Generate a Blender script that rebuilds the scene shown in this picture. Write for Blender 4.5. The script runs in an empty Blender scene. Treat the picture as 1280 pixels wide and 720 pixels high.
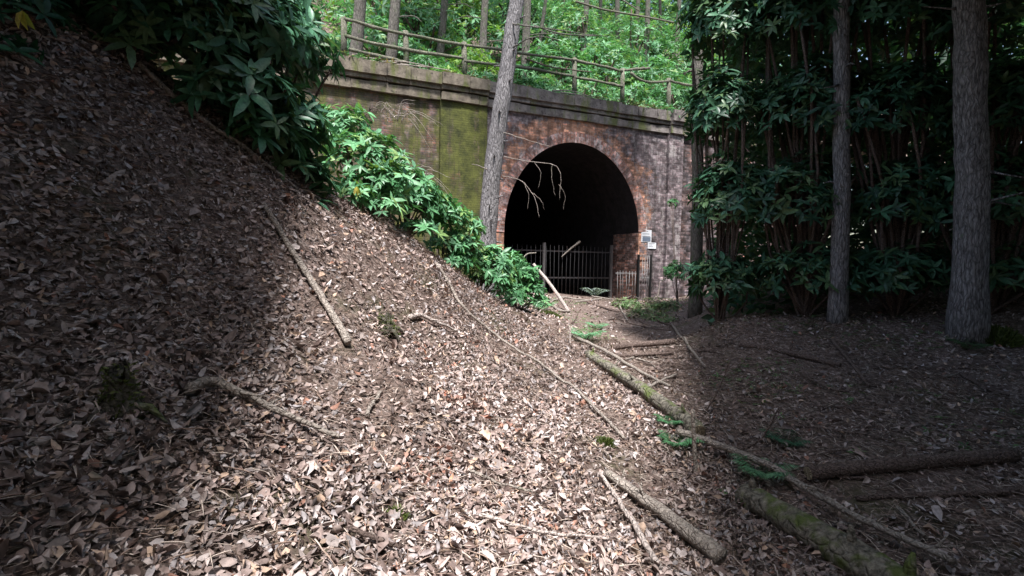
import bpy, math, random
import numpy as np
from mathutils import Matrix, Vector
random.seed(7); rng = np.random.default_rng(7)
sc = bpy.context.scene
C = sc.collection
EYE = 1.6
F = 640.0
R_cam = Matrix.Rotation(math.radians(90 - 2.7), 3, 'X') @ Matrix.Rotation(math.radians(1.0), 3, 'Z')

# ------------------------------------------------------------ camera
cd = bpy.data.cameras.new('camera'); cam = bpy.data.objects.new('camera', cd); C.objects.link(cam)
cd.sensor_width = 36; cd.lens = 36 * F / 1280; cd.clip_start = .05; cd.clip_end = 900
cam.matrix_world = Matrix.Translation((0, 0, EYE)) @ R_cam.to_4x4()
sc.camera = cam

def ray(px, py):
    return R_cam @ Vector(((px - 640) / F, -(py - 360) / F, -1))
def at(px, py, Y):                       # point on the sight line at distance Y ahead
    d = ray(px, py); d = d * (Y / d.y)
    return Vector((d.x, d.y, d.z + EYE))

# ------------------------------------------------------------ object helpers
def tag(o, label=None, cat=None, group=None, kind=None):
    if label: o['label'] = label
    if cat: o['category'] = cat
    if group: o['group'] = group
    if kind: o['kind'] = kind
    return o
def empty(name, loc, rz, label, cat, group=None):
    o = bpy.data.objects.new(name, None); C.objects.link(o); o.location = loc; o.rotation_euler = (0, 0, rz)
    o.empty_display_size = .2
    return tag(o, label, cat, group)
def link(name, me, mat, parent=None, smooth=False):
    o = bpy.data.objects.new(name, me); C.objects.link(o)
    if mat: me.materials.append(mat)
    if parent: o.parent = parent
    if smooth: me.polygons.foreach_set('use_smooth', [True] * len(me.polygons))
    return o

class MB:
    """collects solid pieces of one part"""
    def __init__(s): s.v = []; s.f = []; s.uv = {}
    def box(s, x0, x1, y0, y1, z0, z1, j=0.0):
        n = len(s.v)
        for z in (z0, z1):
            for x, y in ((x0, y0), (x1, y0), (x1, y1), (x0, y1)):
                s.v.append((x + random.uniform(-j, j), y + random.uniform(-j, j), z + random.uniform(-j, j)))
        for q in ((0, 3, 2, 1), (4, 5, 6, 7), (0, 1, 5, 4), (1, 2, 6, 5), (2, 3, 7, 6), (3, 0, 4, 7)):
            s.f.append(tuple(n + i for i in q))
    def tube(s, pts, rad, n=8, lump=0.0, flat=1.0):
        pts = [Vector(p) for p in pts]; base = len(s.v); K = len(pts)
        if not hasattr(rad, '__len__'): rad = [rad] * K
        up = Vector((0.13, .21, 1)).normalized()
        for i, p in enumerate(pts):
            t = (pts[min(i + 1, K - 1)] - pts[max(i - 1, 0)]).normalized()
            a = t.cross(up)
            if a.length < .05: a = t.cross(Vector((1, 0, 0)))
            a.normalize(); b = a.cross(t)
            for k in range(n):
                an = 2 * math.pi * k / n
                r = rad[i] * (1 + random.uniform(-lump, lump))
                s.v.append(tuple(p + a * (math.cos(an) * r) + b * (math.sin(an) * r * flat)))
        for i in range(K - 1):
            for k in range(n):
                k2 = (k + 1) % n
                s.f.append((base + i * n + k, base + i * n + k2, base + (i + 1) * n + k2, base + (i + 1) * n + k))
        s.f.append(tuple(base + k for k in range(n))[::-1])
        s.f.append(tuple(base + (K - 1) * n + k for k in range(n)))
    def build(s, name, mat, parent=None, smooth=False):
        me = bpy.data.meshes.new(name); me.from_pydata(s.v, [], s.f); me.update()
        return link(name, me, mat, parent, smooth)

def smoothline(pts, m=6, wob=0.0):
    """Catmull-Rom through points, with m steps per span and random wobble"""
    P = [Vector(p) for p in pts]
    if len(P) == 2: P = [P[0], (P[0] + P[1]) / 2, P[1]]
    Q = [P[0]] + P + [P[-1]]; out = []
    for i in range(1, len(Q) - 2):
        for k in range(m):
            t = k / m
            a, b, c, d = Q[i - 1], Q[i], Q[i + 1], Q[i + 2]
            out.append(.5 * ((2 * b) + (c - a) * t + (2 * a - 5 * b + 4 * c - d) * t * t + (3 * b - a - 3 * c + d) * t ** 3))
    out.append(P[-1])
    return [p + Vector([random.uniform(-wob, wob) for _ in range(3)]) for p in out]

# ------------------------------------------------------------ leaves in bulk
def nrm(a): return a / np.maximum(np.linalg.norm(a, axis=1, keepdims=True), 1e-9)
def leaves_mesh(name, pos, axis, normal, L, W, col, cup=.25, curl=.2, simple=False):
    """bent leaf blades; pos is the stalk end. col (n,3) is each leaf's own colour"""
    n = len(pos); axis = nrm(axis); side = nrm(np.cross(axis, normal)); nor = nrm(np.cross(side, axis))
    L = np.broadcast_to(L, (n,)).astype(float); W = np.broadcast_to(W, (n,)).astype(float)
    cup = np.broadcast_to(cup, (n,)); curl = np.broadcast_to(curl, (n,))
    def P(t, s, h):  # along, side, height
        bend = -curl * t * t * L
        return pos + axis * (L * t)[:, None] + side * (W * s)[:, None] + nor * (bend + h * W)[:, None]
    if simple:
        V = [P(0, 0, 0), P(.5, .5, cup * .5), P(1, 0, 0), P(.5, -.5, cup * .5)]
        V[0] = P(np.zeros(n), 0, 0); V[1] = P(np.full(n, .5), .5, cup * .5); V[2] = P(np.ones(n), 0, 0); V[3] = P(np.full(n, .5), -.5, cup * .5)
        tris = [(0, 1, 2), (0, 2, 3)]
    else:
        o = np.ones(n)
        V = [P(0 * o, 0, 0), P(.35 * o, 0, 0), P(.7 * o, 0, 0), P(o, 0, 0),
             P(.3 * o, .46, cup), P(.68 * o, .40, cup), P(.3 * o, -.46, cup), P(.68 * o, -.40, cup)]
        tris = [(0, 4, 1), (1, 4, 5), (1, 5, 2), (2, 5, 3), (0, 1, 6), (1, 7, 6), (1, 2, 7), (2, 3, 7)]
    k = len(V); V = np.stack(V, 1).reshape(-1, 3)
    T = np.array(tris); idx = (np.arange(n)[:, None, None] * k + T[None]).reshape(-1)
    nf = n * len(tris)
    me = bpy.data.meshes.new(name)
    me.vertices.add(len(V)); me.vertices.foreach_set('co', V.astype(np.float32).ravel())
    me.loops.add(nf * 3); me.loops.foreach_set('vertex_index', idx.astype(np.int32))
    me.polygons.add(nf); me.polygons.foreach_set('loop_start', np.arange(0, nf * 3, 3, dtype=np.int32))
    me.polygons.foreach_set('use_smooth', np.ones(nf, bool))
    at_ = me.attributes.new('leafcol', 'FLOAT_COLOR', 'POINT')
    c4 = np.ones((n, k, 4), np.float32); c4[:, :, :3] = col[:, None, :]
    at_.data.foreach_set('color', c4.ravel())
    me.update(calc_edges=True); me.validate()
    return me

def merge_leaf_params(lst):
    return [np.concatenate([l[i] for l in lst]) for i in range(len(lst[0]))]

def whorls(cent, dirs, size, n_leaf, pal, spread=1.0, r=rng, droop=.25):
    """rosettes of long leaves round each twig end"""
    m = len(cent); cent = np.repeat(cent, n_leaf, 0); d = np.repeat(nrm(dirs), n_leaf, 0)
    ang = np.tile(np.arange(n_leaf) * 2 * np.pi / n_leaf, m) + np.repeat(r.uniform(0, 6.28, m), n_leaf) + r.normal(0, .25, m * n_leaf)
    ref = np.tile([[.3, .2, .93]], (len(d), 1)); a = nrm(np.cross(d, ref) + 1e-4); b = np.cross(d, a)
    rad = a * np.cos(ang)[:, None] + b * np.sin(ang)[:, None]
    lift = r.uniform(.05, .75, (len(d), 1))
    ax = nrm(rad * spread + d * lift - np.array([[0, 0, 1]]) * r.uniform(0, droop, (len(d), 1)))
    no = nrm(d - ax * np.sum(d * ax, 1, keepdims=True) + r.normal(0, .12, d.shape))
    size = size * np.repeat(r.uniform(.6, 1.35, m), n_leaf)
    L = size * r.uniform(.65, 1.15, len(d)); W = L * r.uniform(.26, .36, len(d))
    pi = r.integers(0, len(pal), m); base = np.array(pal)[pi]
    col = np.repeat(base, n_leaf, 0) * r.uniform(.75, 1.25, (len(d), 1))
    keep = r.random(len(d)) > .2
    return cent[keep], ax[keep], no[keep], L[keep], W[keep], col[keep]

# ------------------------------------------------------------ materials
def mat(name, rough=.8, spec=.3):
    m = bpy.data.materials.new(name); m.use_nodes = True; nt = m.node_tree
    b = nt.nodes['Principled BSDF']; b.inputs['Roughness'].default_value = rough
    b.inputs['Specular IOR Level'].default_value = spec
    return m, nt, b
def N(nt, t, **kw):
    n = nt.nodes.new(t)
    for k, v in kw.items():
        if k.startswith('i_'): n.inputs[k[2:].replace('_', ' ')].default_value = v
        else: setattr(n, k, v)
    return n
def noise(nt, vec, scale, detail=6, rough=.6):
    n = N(nt, 'ShaderNodeTexNoise'); n.inputs['Scale'].default_value = scale; n.inputs['Detail'].default_value = detail
    n.inputs['Roughness'].default_value = rough
    if vec: nt.links.new(vec, n.inputs['Vector'])
    return n.outputs['Fac']
def ramp(nt, fac, stops):
    n = N(nt, 'ShaderNodeValToRGB'); nt.links.new(fac, n.inputs[0]); e = n.color_ramp.elements
    while len(e) < len(stops): e.new(.5)
    for q, (p, c) in zip(e, stops):
        q.position = p; q.color = (*c, 1) if len(c) == 3 else c
    return n.outputs[0]
def g(v): return (v, v, v)
def mix(nt, fac, a, b, mode='MIX'):
    n = N(nt, 'ShaderNodeMix', data_type='RGBA', blend_type=mode)
    for s, v in ((0, fac), (6, a), (7, b)):
        if hasattr(v, 'links'): nt.links.new(v, n.inputs[s])
        else: n.inputs[s].default_value = v if s == 0 else (*v, 1)
    return n.outputs[2]
def math_(nt, op, a, b=0.0, clamp=False):
    n = N(nt, 'ShaderNodeMath', operation=op, use_clamp=clamp)
    for s, v in ((0, a), (1, b)):
        if hasattr(v, 'links'): nt.links.new(v, n.inputs[s])
        else: n.inputs[s].default_value = v
    return n.outputs[0]
def coords(nt, kind='Object'): return N(nt, 'ShaderNodeTexCoord').outputs[kind]
def mapping(nt, vec, scale=(1, 1, 1), rot=(0, 0, 0)):
    n = N(nt, 'ShaderNodeMapping'); n.inputs['Scale'].default_value = scale; n.inputs['Rotation'].default_value = rot
    nt.links.new(vec, n.inputs['Vector']); return n.outputs[0]
def bump(nt, b, h, strength=.5, dist=.02):
    n = N(nt, 'ShaderNodeBump'); n.inputs['Strength'].default_value = strength; n.inputs['Distance'].default_value = dist
    nt.links.new(h, n.inputs['Height']); nt.links.new(n.outputs[0], b.inputs['Normal'])

def leaf_mat(name, rough, spec, trans=.0, sat_noise=True):
    m, nt, b = mat(name, rough, spec)
    a = N(nt, 'ShaderNodeAttribute', attribute_name='leafcol')
    n = noise(nt, coords(nt), 35, 3)
    c = mix(nt, .55, a.outputs['Color'], mix(nt, 1.0, a.outputs['Color'], ramp(nt, n, [(.3, g(.35)), (.7, g(1.5))]), 'MULTIPLY'))
    nt.links.new(c, b.inputs['Base Color'])
    if trans > 0:
        t = N(nt, 'ShaderNodeBsdfTranslucent'); nt.links.new(mix(nt, 1.0, c, (1.2, 1.35, .6), 'MULTIPLY'), t.inputs['Color'])
        ms = N(nt, 'ShaderNodeMixShader'); ms.inputs[0].default_value = trans
        nt.links.new(b.outputs[0], ms.inputs[1]); nt.links.new(t.outputs[0], ms.inputs[2])
        nt.links.new(ms.outputs[0], nt.nodes['Material Output'].inputs['Surface'])
    return m
M = {}
M['litter'] = leaf_mat('dead_leaf', .62, .35)
M['rhodo'] = leaf_mat('evergreen_leaf', .42, .4, .22)
M['leaf'] = leaf_mat('broad_leaf', .5, .4, .3)

def bark(name, dark, light, moss=None, sc_=1.0, mossy=.5, grain=(13, 13, 2.2), ck=.6):
    m, nt, b = mat(name, .9, .15)
    co = coords(nt)
    n1 = noise(nt, mapping(nt, co, tuple(q * sc_ for q in grain)), 3, 8, .7); n2 = noise(nt, co, 2.2, 4)
    wv = N(nt, 'ShaderNodeVectorMath', operation='MULTIPLY_ADD'); wn_ = N(nt, 'ShaderNodeTexNoise'); wn_.inputs['Scale'].default_value = 6; nt.links.new(co, wn_.inputs['Vector'])
    nt.links.new(wn_.outputs['Color'], wv.inputs[0]); wv.inputs[1].default_value = (.12, .12, .12); nt.links.new(co, wv.inputs[2])
    vo = N(nt, 'ShaderNodeTexVoronoi', feature='DISTANCE_TO_EDGE'); vo.inputs['Scale'].default_value = 1.6; nt.links.new(mapping(nt, wv.outputs[0], tuple(q * sc_ for q in grain)), vo.inputs['Vector'])
    crack = ramp(nt, vo.outputs['Distance'], [(.0, g(0)), (.16, g(1))])
    c = ramp(nt, n1, [(.32, dark), (.5, tuple((a + c_) / 2 for a, c_ in zip(dark, light))), (.68, light)])
    c = mix(nt, ck, c, mix(nt, 1.0, c, ramp(nt, crack, [(0, g(.3)), (1, g(1.25))]), 'MULTIPLY'))
    n1 = math_(nt, 'ADD', n1, math_(nt, 'MULTIPLY', crack, .5))
    if moss: c = mix(nt, ramp(nt, noise(nt, co, 4.5, 5), [(mossy, g(0)), (mossy + .12, g(1))]), c, moss)
    c = mix(nt, .35, c, mix(nt, 1.0, c, ramp(nt, n2, [(.3, g(.5)), (.7, g(1.4))]), 'MULTIPLY'))
    nt.links.new(c, b.inputs['Base Color']); bump(nt, b, n1, .9, .03)
    return m
M['bark_hero'] = bark('grey_conifer_bark', (.065, .06, .06), (.38, .36, .365), (.16, .19, .13), 1.0, .64)
M['bark_far'] = bark('far_bark', (.09, .08, .07), (.23, .215, .19), (.10, .14, .07), mossy=.55)
M['bark_pale'] = bark('pale_dead_wood', (.22, .18, .155), (.55, .49, .43), (.13, .15, .07), 2.0, .62, ck=.2, grain=(7, 7, 7))
M['bark_white'] = bark('bleached_wood', (.40, .33, .30), (.78, .68, .62), None, 2.0, ck=.2, grain=(7, 7, 7))
M['bark_brown'] = bark('brown_stick', (.07, .05, .042), (.26, .195, .17), None, 2.0, ck=.2, grain=(7, 7, 7))
M['bark_log'] = bark('mossy_log_bark', (.05, .045, .035), (.36, .33, .27), (.12, .15, .05), 1.0, .52, ck=.3, grain=(7, 7, 7))
M['cut'] = bark('cut_wood', (.40, .31, .2), (.62, .52, .38), None, 2.0)
M['rail'] = bark('weathered_rail', (.085, .08, .06), (.33, .32, .25), (.11, .15, .07), 1.5, .56)
M['moss'] = bark('moss', (.03, .045, .012), (.12, .15, .04), None, 3.0)

def brick_mat(name, soot=.55, orange_r=None, moss=0.0, base=1.0, uv=False, white=.5, vary=.9, sootc=1.0):
    m, nt, b = mat(name, .88, .2)
    co = coords(nt)
    if uv: vec = N(nt, 'ShaderNodeUVMap').outputs[0]
    else:
        sp = N(nt, 'ShaderNodeSeparateXYZ'); nt.links.new(co, sp.inputs[0])
        cb = N(nt, 'ShaderNodeCombineXYZ'); nt.links.new(math_(nt, 'ADD', sp.outputs[0], sp.outputs[1]), cb.inputs[0]); nt.links.new(sp.outputs[2], cb.inputs[1]); vec = cb.outputs[0]
    wob = N(nt, 'ShaderNodeTexNoise'); wob.inputs['Scale'].default_value = 2.5; nt.links.new(co, wob.inputs['Vector'])
    va = N(nt, 'ShaderNodeVectorMath', operation='MULTIPLY_ADD'); nt.links.new(wob.outputs['Color'], va.inputs[0]); va.inputs[1].default_value = (.03, .03, .03); nt.links.new(vec, va.inputs[2])
    br = N(nt, 'ShaderNodeTexBrick'); nt.links.new(va.outputs[0], br.inputs['Vector'])
    br.inputs['Scale'].default_value = 1; br.inputs['Brick Width'].default_value = .235; br.inputs['Row Height'].default_value = .078
    br.inputs['Mortar Size'].default_value = .009; br.inputs['Mortar Smooth'].default_value = .3; br.inputs['Bias'].default_value = -.1
    br.inputs['Color1'].default_value = (.30 * base, .115 * base, .07 * base, 1); br.inputs['Color2'].default_value = (.20 * base, .13 * base, .11 * base, 1)
    br.inputs['Mortar'].default_value = (.20 * base, .18 * base, .16 * base, 1)
    c = br.outputs['Color']
    n1 = noise(nt, co, .9, 8, .65); n2 = noise(nt, co, 5, 8, .7); n3 = noise(nt, mapping(nt, co, (1.4, 1.4, .28)), 1.7, 7, .7)
    # soot-blackened face
    sootm = ramp(nt, n1, [(soot - .16 - .1, g(1)), (soot + .12, g(.1))])
    if orange_r is not None:
        cx, cz, r0 = orange_r
        sp2 = N(nt, 'ShaderNodeSeparateXYZ'); nt.links.new(co, sp2.inputs[0])
        dx = math_(nt, 'SUBTRACT', sp2.outputs[0], cx); dz = math_(nt, 'MULTIPLY', math_(nt, 'SUBTRACT', sp2.outputs[2], cz), .75)
        d = math_(nt, 'SQRT', math_(nt, 'ADD', math_(nt, 'MULTIPLY', dx, dx), math_(nt, 'MULTIPLY', dz, dz)))
        d = math_(nt, 'ADD', d, math_(nt, 'MULTIPLY', math_(nt, 'SUBTRACT', n2, .5), 2.0))
        d = math_(nt, 'ADD', d, math_(nt, 'MULTIPLY', math_(nt, 'SUBTRACT', n1, .5), 4.0))
        near = ramp(nt, math_(nt, 'DIVIDE', d, r0 * 2), [(.545, g(0)), (.625, g(1))])
        sootm = mix(nt, 1.0, sootm, near, 'MULTIPLY'); sootm = math_(nt, 'MAXIMUM', math_(nt, 'MULTIPLY', near, .86), sootm)
        c = mix(nt, math_(nt, 'MULTIPLY', math_(nt, 'SUBTRACT', 1.0, near), .55), c, (.66, .36, .24))
    c = mix(nt, sootm, c, mix(nt, ramp(nt, n2, [(.35, g(0)), (.65, g(1))]), (.055 * base * sootc, .048 * base * sootc, .055 * base * sootc), (.17 * base * sootc, .148 * base * sootc, .158 * base * sootc)))
    # every brick fired a little differently
    sv = N(nt, 'ShaderNodeSeparateXYZ'); nt.links.new(va.outputs[0], sv.inputs[0])
    row = math_(nt, 'FLOOR', math_(nt, 'DIVIDE', sv.outputs[1], .078))
    off = math_(nt, 'MULTIPLY', math_(nt, 'SUBTRACT', 1.0, math_(nt, 'MODULO', math_(nt, 'ABSOLUTE', row), 2.0)), .5)
    colm = math_(nt, 'FLOOR', math_(nt, 'ADD', math_(nt, 'DIVIDE', sv.outputs[0], .235), off))
    cc = N(nt, 'ShaderNodeCombineXYZ'); nt.links.new(colm, cc.inputs[0]); nt.links.new(row, cc.inputs[1])
    wn = N(nt, 'ShaderNodeTexWhiteNoise', noise_dimensions='2D'); nt.links.new(cc.outputs[0], wn.inputs['Vector'])
    c = mix(nt, vary, c, mix(nt, 1.0, c, ramp(nt, wn.outputs['Value'], [(0, g(.4)), (.5, g(.9)), (.8, g(1.3)), (1, g(2.6))]), 'MULTIPLY'))
    n4 = noise(nt, co, 3.2, 5, .7)
    c = mix(nt, .9, c, mix(nt, 1.0, c, ramp(nt, n4, [(.36, g(.45)), (.5, g(1)), (.64, g(1.9))]), 'MULTIPLY'))
    # lime streaks and peeled patches
    wm = ramp(nt, math_(nt, 'MULTIPLY', n2, n3), [(.40 - .10 * white, g(0)), (.46 - .08 * white, g(.8))])
    c = mix(nt, wm, c, (.42 * base, .38 * base, .37 * base))
    if moss > 0:
        mm = ramp(nt, math_(nt, 'ADD', math_(nt, 'MULTIPLY', n2, .35), n3), [(.95 - moss - .1, g(0)), (1.02 - moss + .05, g(1))])
        c = mix(nt, mm, c, mix(nt, ramp(nt, noise(nt, co, 2.2, 8, .75), [(.35, g(0)), (.65, g(1))]), (.04, .045, .018), (.14, .15, .04)))
    # rain-washed dark drips
    drip = noise(nt, mapping(nt, co, (3.0, 3.0, .12)), 1.6, 6, .7)
    c = mix(nt, ramp(nt, drip, [(.48, g(0)), (.68, g(.6))]), c, (.045 * base, .042 * base, .036 * base))
    nt.links.new(c, b.inputs['Base Color'])
    h = math_(nt, 'ADD', math_(nt, 'MULTIPLY', br.outputs['Fac'], -.7), math_(nt, 'MULTIPLY', n2, .9))
    bump(nt, b, h, .9, .03)
    return m

def stone_mat(name, a, b_, moss=(.13, .15, .05), mossy=.52):
    m, nt, b = mat(name, .9, .2); co = coords(nt)
    n1 = noise(nt, co, 3, 9, .7); n2 = noise(nt, mapping(nt, co, (2, 2, .5)), 1.6, 6)
    c = ramp(nt, n1, [(.32, a), (.66, b_)]); c = mix(nt, ramp(nt, n2, [(mossy, g(0)), (mossy + .14, g(.85))]), c, moss)
    c = mix(nt, ramp(nt, noise(nt, co, 9, 4), [(.30, g(.8)), (.42, g(0))]), c, (.03, .028, .026))
    nt.links.new(c, b.inputs['Base Color']); bump(nt, b, n1, .8, .05); return m
M['stone'] = stone_mat('coping_stone', (.075, .065, .062), (.30, .265, .25))
M['stone_moss'] = stone_mat('mossy_coping_stone', (.06, .05, .04), (.24, .205, .16), (.10, .115, .035), .5)

def metal(name, col, rust=(.12, .055, .03), r=.55):
    m, nt, b = mat(name, .6, .4); b.inputs['Metallic'].default_value = .3; co = coords(nt)
    c = mix(nt, ramp(nt, noise(nt, co, 7, 6, .7), [(r, g(0)), (r + .12, g(1))]), col, rust)
    nt.links.new(c, b.inputs['Base Color']); return m
M['iron'] = metal('dark_iron', (.06, .056, .06), (.07, .035, .02))
M['iron_post'] = metal('grey_iron', (.16, .15, .15), r=.62)
M['iron_pale'] = metal('galvanised', (.26, .25, .25), (.12, .08, .06), r=.5)
M['iron_black'] = metal('black_iron', (.02, .02, .02), r=.7)
def plain(name, col, rough=.6):
    m, nt, b = mat(name, rough, .3); co = coords(nt)
    c = mix(nt, .5, col, mix(nt, 1.0, col, ramp(nt, noise(nt, co, 25, 5), [(.3, g(.6)), (.7, g(1.15))]), 'MULTIPLY'))
    nt.links.new(c, b.inputs['Base Color']); return m
M['paper'] = plain('paper', (.75, .77, .80)); M['ink'] = plain('ink', (.10, .11, .14)); M['inkblue'] = plain('ink_blue', (.16, .20, .26))
M['stonepale'] = stone_mat('pale_rock', (.25, .28, .29), (.5, .54, .54), (.2, .27, .2), .6)

def soil_mat():
    m, nt, b = mat('woodland_soil', .95, .1); co = coords(nt)
    geo = co
    n1 = noise(nt, geo, .55, 6, .6); n2 = noise(nt, geo, 9, 8, .75); n3 = noise(nt, geo, 45, 5, .7)
    c = ramp(nt, n2, [(.3, (.055, .042, .035)), (.5, (.12, .093, .08)), (.68, (.23, .185, .162))])
    v = N(nt, 'ShaderNodeTexVoronoi'); v.inputs['Scale'].default_value = 26; nt.links.new(geo, v.inputs['Vector'])
    bits = ramp(nt, N(nt, 'ShaderNodeSeparateColor').outputs[0], [(0, g(0)), (1, g(1))])
    sepc = N(nt, 'ShaderNodeSeparateColor'); nt.links.new(v.outputs['Color'], sepc.inputs[0])
    lf = ramp(nt, sepc.outputs[0], [(0, (.08, .05, .04)), (.4, (.2, .14, .12)), (.75, (.36, .26, .22)), (1, (.52, .43, .39))])
    c = mix(nt, ramp(nt, n3, [(.42, g(0)), (.56, g(.75))]), c, lf)
    # green algae film on bare soil
    c = mix(nt, ramp(nt, noise(nt, geo, 1.1, 7, .7), [(.55, g(0)), (.68, g(.7))]), c, (.085, .088, .045))
    nt.links.new(c, b.inputs['Base Color'])
    bump(nt, b, math_(nt, 'ADD', n2, math_(nt, 'MULTIPLY', n3, .5)), .9, .04)
    return m
M['soil'] = soil_mat()

# ------------------------------------------------------------ terrain
ctrl_px = [(640,720,2.6),(438,720,2.15),(842,720,3.1),(0,720,1.5),(220,720,1.8),(1060,720,3.2),(1280,720,3.2),
 (640,560,4.2),(438,560,3.1),(842,600,4.6),(640,460,7),(750,540,5.2),(438,450,4.2),(540,450,5.4),(438,360,5.3),(540,360,7.4),
 (440,268,6.8),(500,290,8.2),(560,335,9.3),(640,385,11),(700,400,13),(600,410,8.2),(715,388,15.5),(700,430,9.5),(735,452,8.0),(790,492,6.7),(842,535,5.6),
 (842,400,15.5),(842,440,11),(842,480,8),(790,430,10.5),(720,376,19.3),(680,372,18.3),(760,376,20),(820,376,21),
 (300,190,5.2),(130,85,4.2),(20,75,3.6),(0,360,2.6),(220,360,3.5),(0,540,2.0),(220,540,2.4),(220,270,4.2),(100,200,3.5),
 (1060,560,5),(1280,560,5),(1060,470,7.2),(1280,470,7.2),(900,480,7.2),(1060,404,9.35),(1280,404,8.45),(900,403,10.2)]
ctrl = [tuple(at(*p)) for p in ctrl_px]
ctrl += [(a, b, c + EYE) for a, b, c in [(-4.8,7,1.5),(-4,10,.9),(-3,14,.0),(-8,5,2.6),(-8,15,2.0),(-6,1,1.7),(-2.0,11,-.1),(-.8,14,-.9),(-1.5,18,-1.1),
        (20,5,2),(20,20,2.5),(9,10.5,-.1),(12,12,1.0),(8,14,-.1),(7,11.5,-.7),(12,6,.2),(0,-6,-1.4),(-8,-6,2),(8,-6,-1.6),(14,-2,.3),(0,0,-1.55),(2,0,-1.6),(-1.5,0,-1.2),(10,14,.5),(5,13,-1.35),(2,22,-1.2),(9,25,-1.2),(-8,24,-1)]]
ctrl = np.array(ctrl)
def tps_fit(P):
    n = len(P); d = np.linalg.norm(P[:, None, :2] - P[None, :, :2], axis=2)
    K = np.where(d > 0, d * d * np.log(np.maximum(d, 1e-9)), 0) + np.eye(n) * .06
    Q = np.c_[np.ones(n), P[:, :2]]; A = np.block([[K, Q], [Q.T, np.zeros((3, 3))]])
    return np.linalg.solve(A, np.r_[P[:, 2], 0, 0, 0])
tw = tps_fit(ctrl)
def vnoise(x, y, s, seed=0):
    x = x * s; y = y * s; xi = np.floor(x).astype(int); yi = np.floor(y).astype(int); fx = x - xi; fy = y - yi
    fx = fx * fx * (3 - 2 * fx); fy = fy * fy * (3 - 2 * fy)
    def h(a, b):
        v = np.sin(a * 127.1 + b * 311.7 + seed * 74.7) * 43758.5453; return v - np.floor(v)
    return (h(xi, yi) * (1 - fx) + h(xi + 1, yi) * fx) * (1 - fy) + (h(xi, yi + 1) * (1 - fx) + h(xi + 1, yi + 1) * fx) * fy - .5
def H(x, y):
    x = np.asarray(x, float); y = np.asarray(y, float); shp = x.shape
    xc = np.clip(x.ravel(), -9, 18); yc = np.clip(y.ravel(), -7, 25)
    d = np.sqrt((xc[:, None] - ctrl[None, :, 0]) ** 2 + (yc[:, None] - ctrl[None, :, 1]) ** 2)
    k = np.where(d > 0, d * d * np.log(np.maximum(d, 1e-9)), 0)
    z = k @ tw[:-3] + tw[-3] + xc * tw[-2] + yc * tw[-1]
    z += vnoise(xc, yc, 1.1, 1) * .10 + vnoise(xc, yc, 3.1, 2) * .05 + vnoise(xc, yc, 8, 3) * .022
    return z.reshape(shp)
def h1(x, y): return float(H(np.array([x]), np.array([y]))[0])
def hit(px, py, y0=.8, y1=24):
    ys = np.linspace(y0, y1, 900); d = ray(px, py); P = np.array([[d.x * y / d.y, y, d.z * y / d.y + EYE] for y in ys])
    hz = H(P[:, 0], P[:, 1]); k = np.argmax(P[:, 2] < hz)
    if not (P[:, 2] < hz).any(): k = len(ys) - 1
    return Vector((P[k, 0], P[k, 1], hz[k]))

def axis_vals(a, b, fine0, fine1, step, far):
    v = list(np.arange(fine0, fine1 + 1e-6, step))
    s = step; x = fine0
    while x > a: s *= 1.25; x -= s; v.insert(0, x)
    s = step; x = fine1
    while x < b: s *= 1.25; x += s; v.append(x)
    return np.array(v)
xs = axis_vals(-300, 300, -4.2, 7, .06, 0); ys = axis_vals(-300, 400, .8, 11, .06, 0)
XX, YY = np.meshgrid(xs, ys)
ZZ = np.vstack([H(XX[i], YY[i])[None] for i in range(len(ys))])
nx, ny = len(xs), len(ys)
V = np.stack([XX, YY, ZZ], 2).reshape(-1, 3)
i = np.arange(nx - 1)[None] + np.arange(ny - 1)[:, None] * nx
Fq = np.stack([i, i + 1, i + nx + 1, i + nx], 2).reshape(-1, 4)
me = bpy.data.meshes.new('forest_floor'); me.vertices.add(len(V)); me.vertices.foreach_set('co', V.astype(np.float32).ravel())
me.loops.add(Fq.size); me.loops.foreach_set('vertex_index', Fq.astype(np.int32).ravel()); me.polygons.add(len(Fq))
me.polygons.foreach_set('loop_start', np.arange(0, Fq.size, 4, dtype=np.int32)); me.update(calc_edges=True)
tag(link('forest_floor', me, M['soil'], smooth=True), kind='structure')

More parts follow.
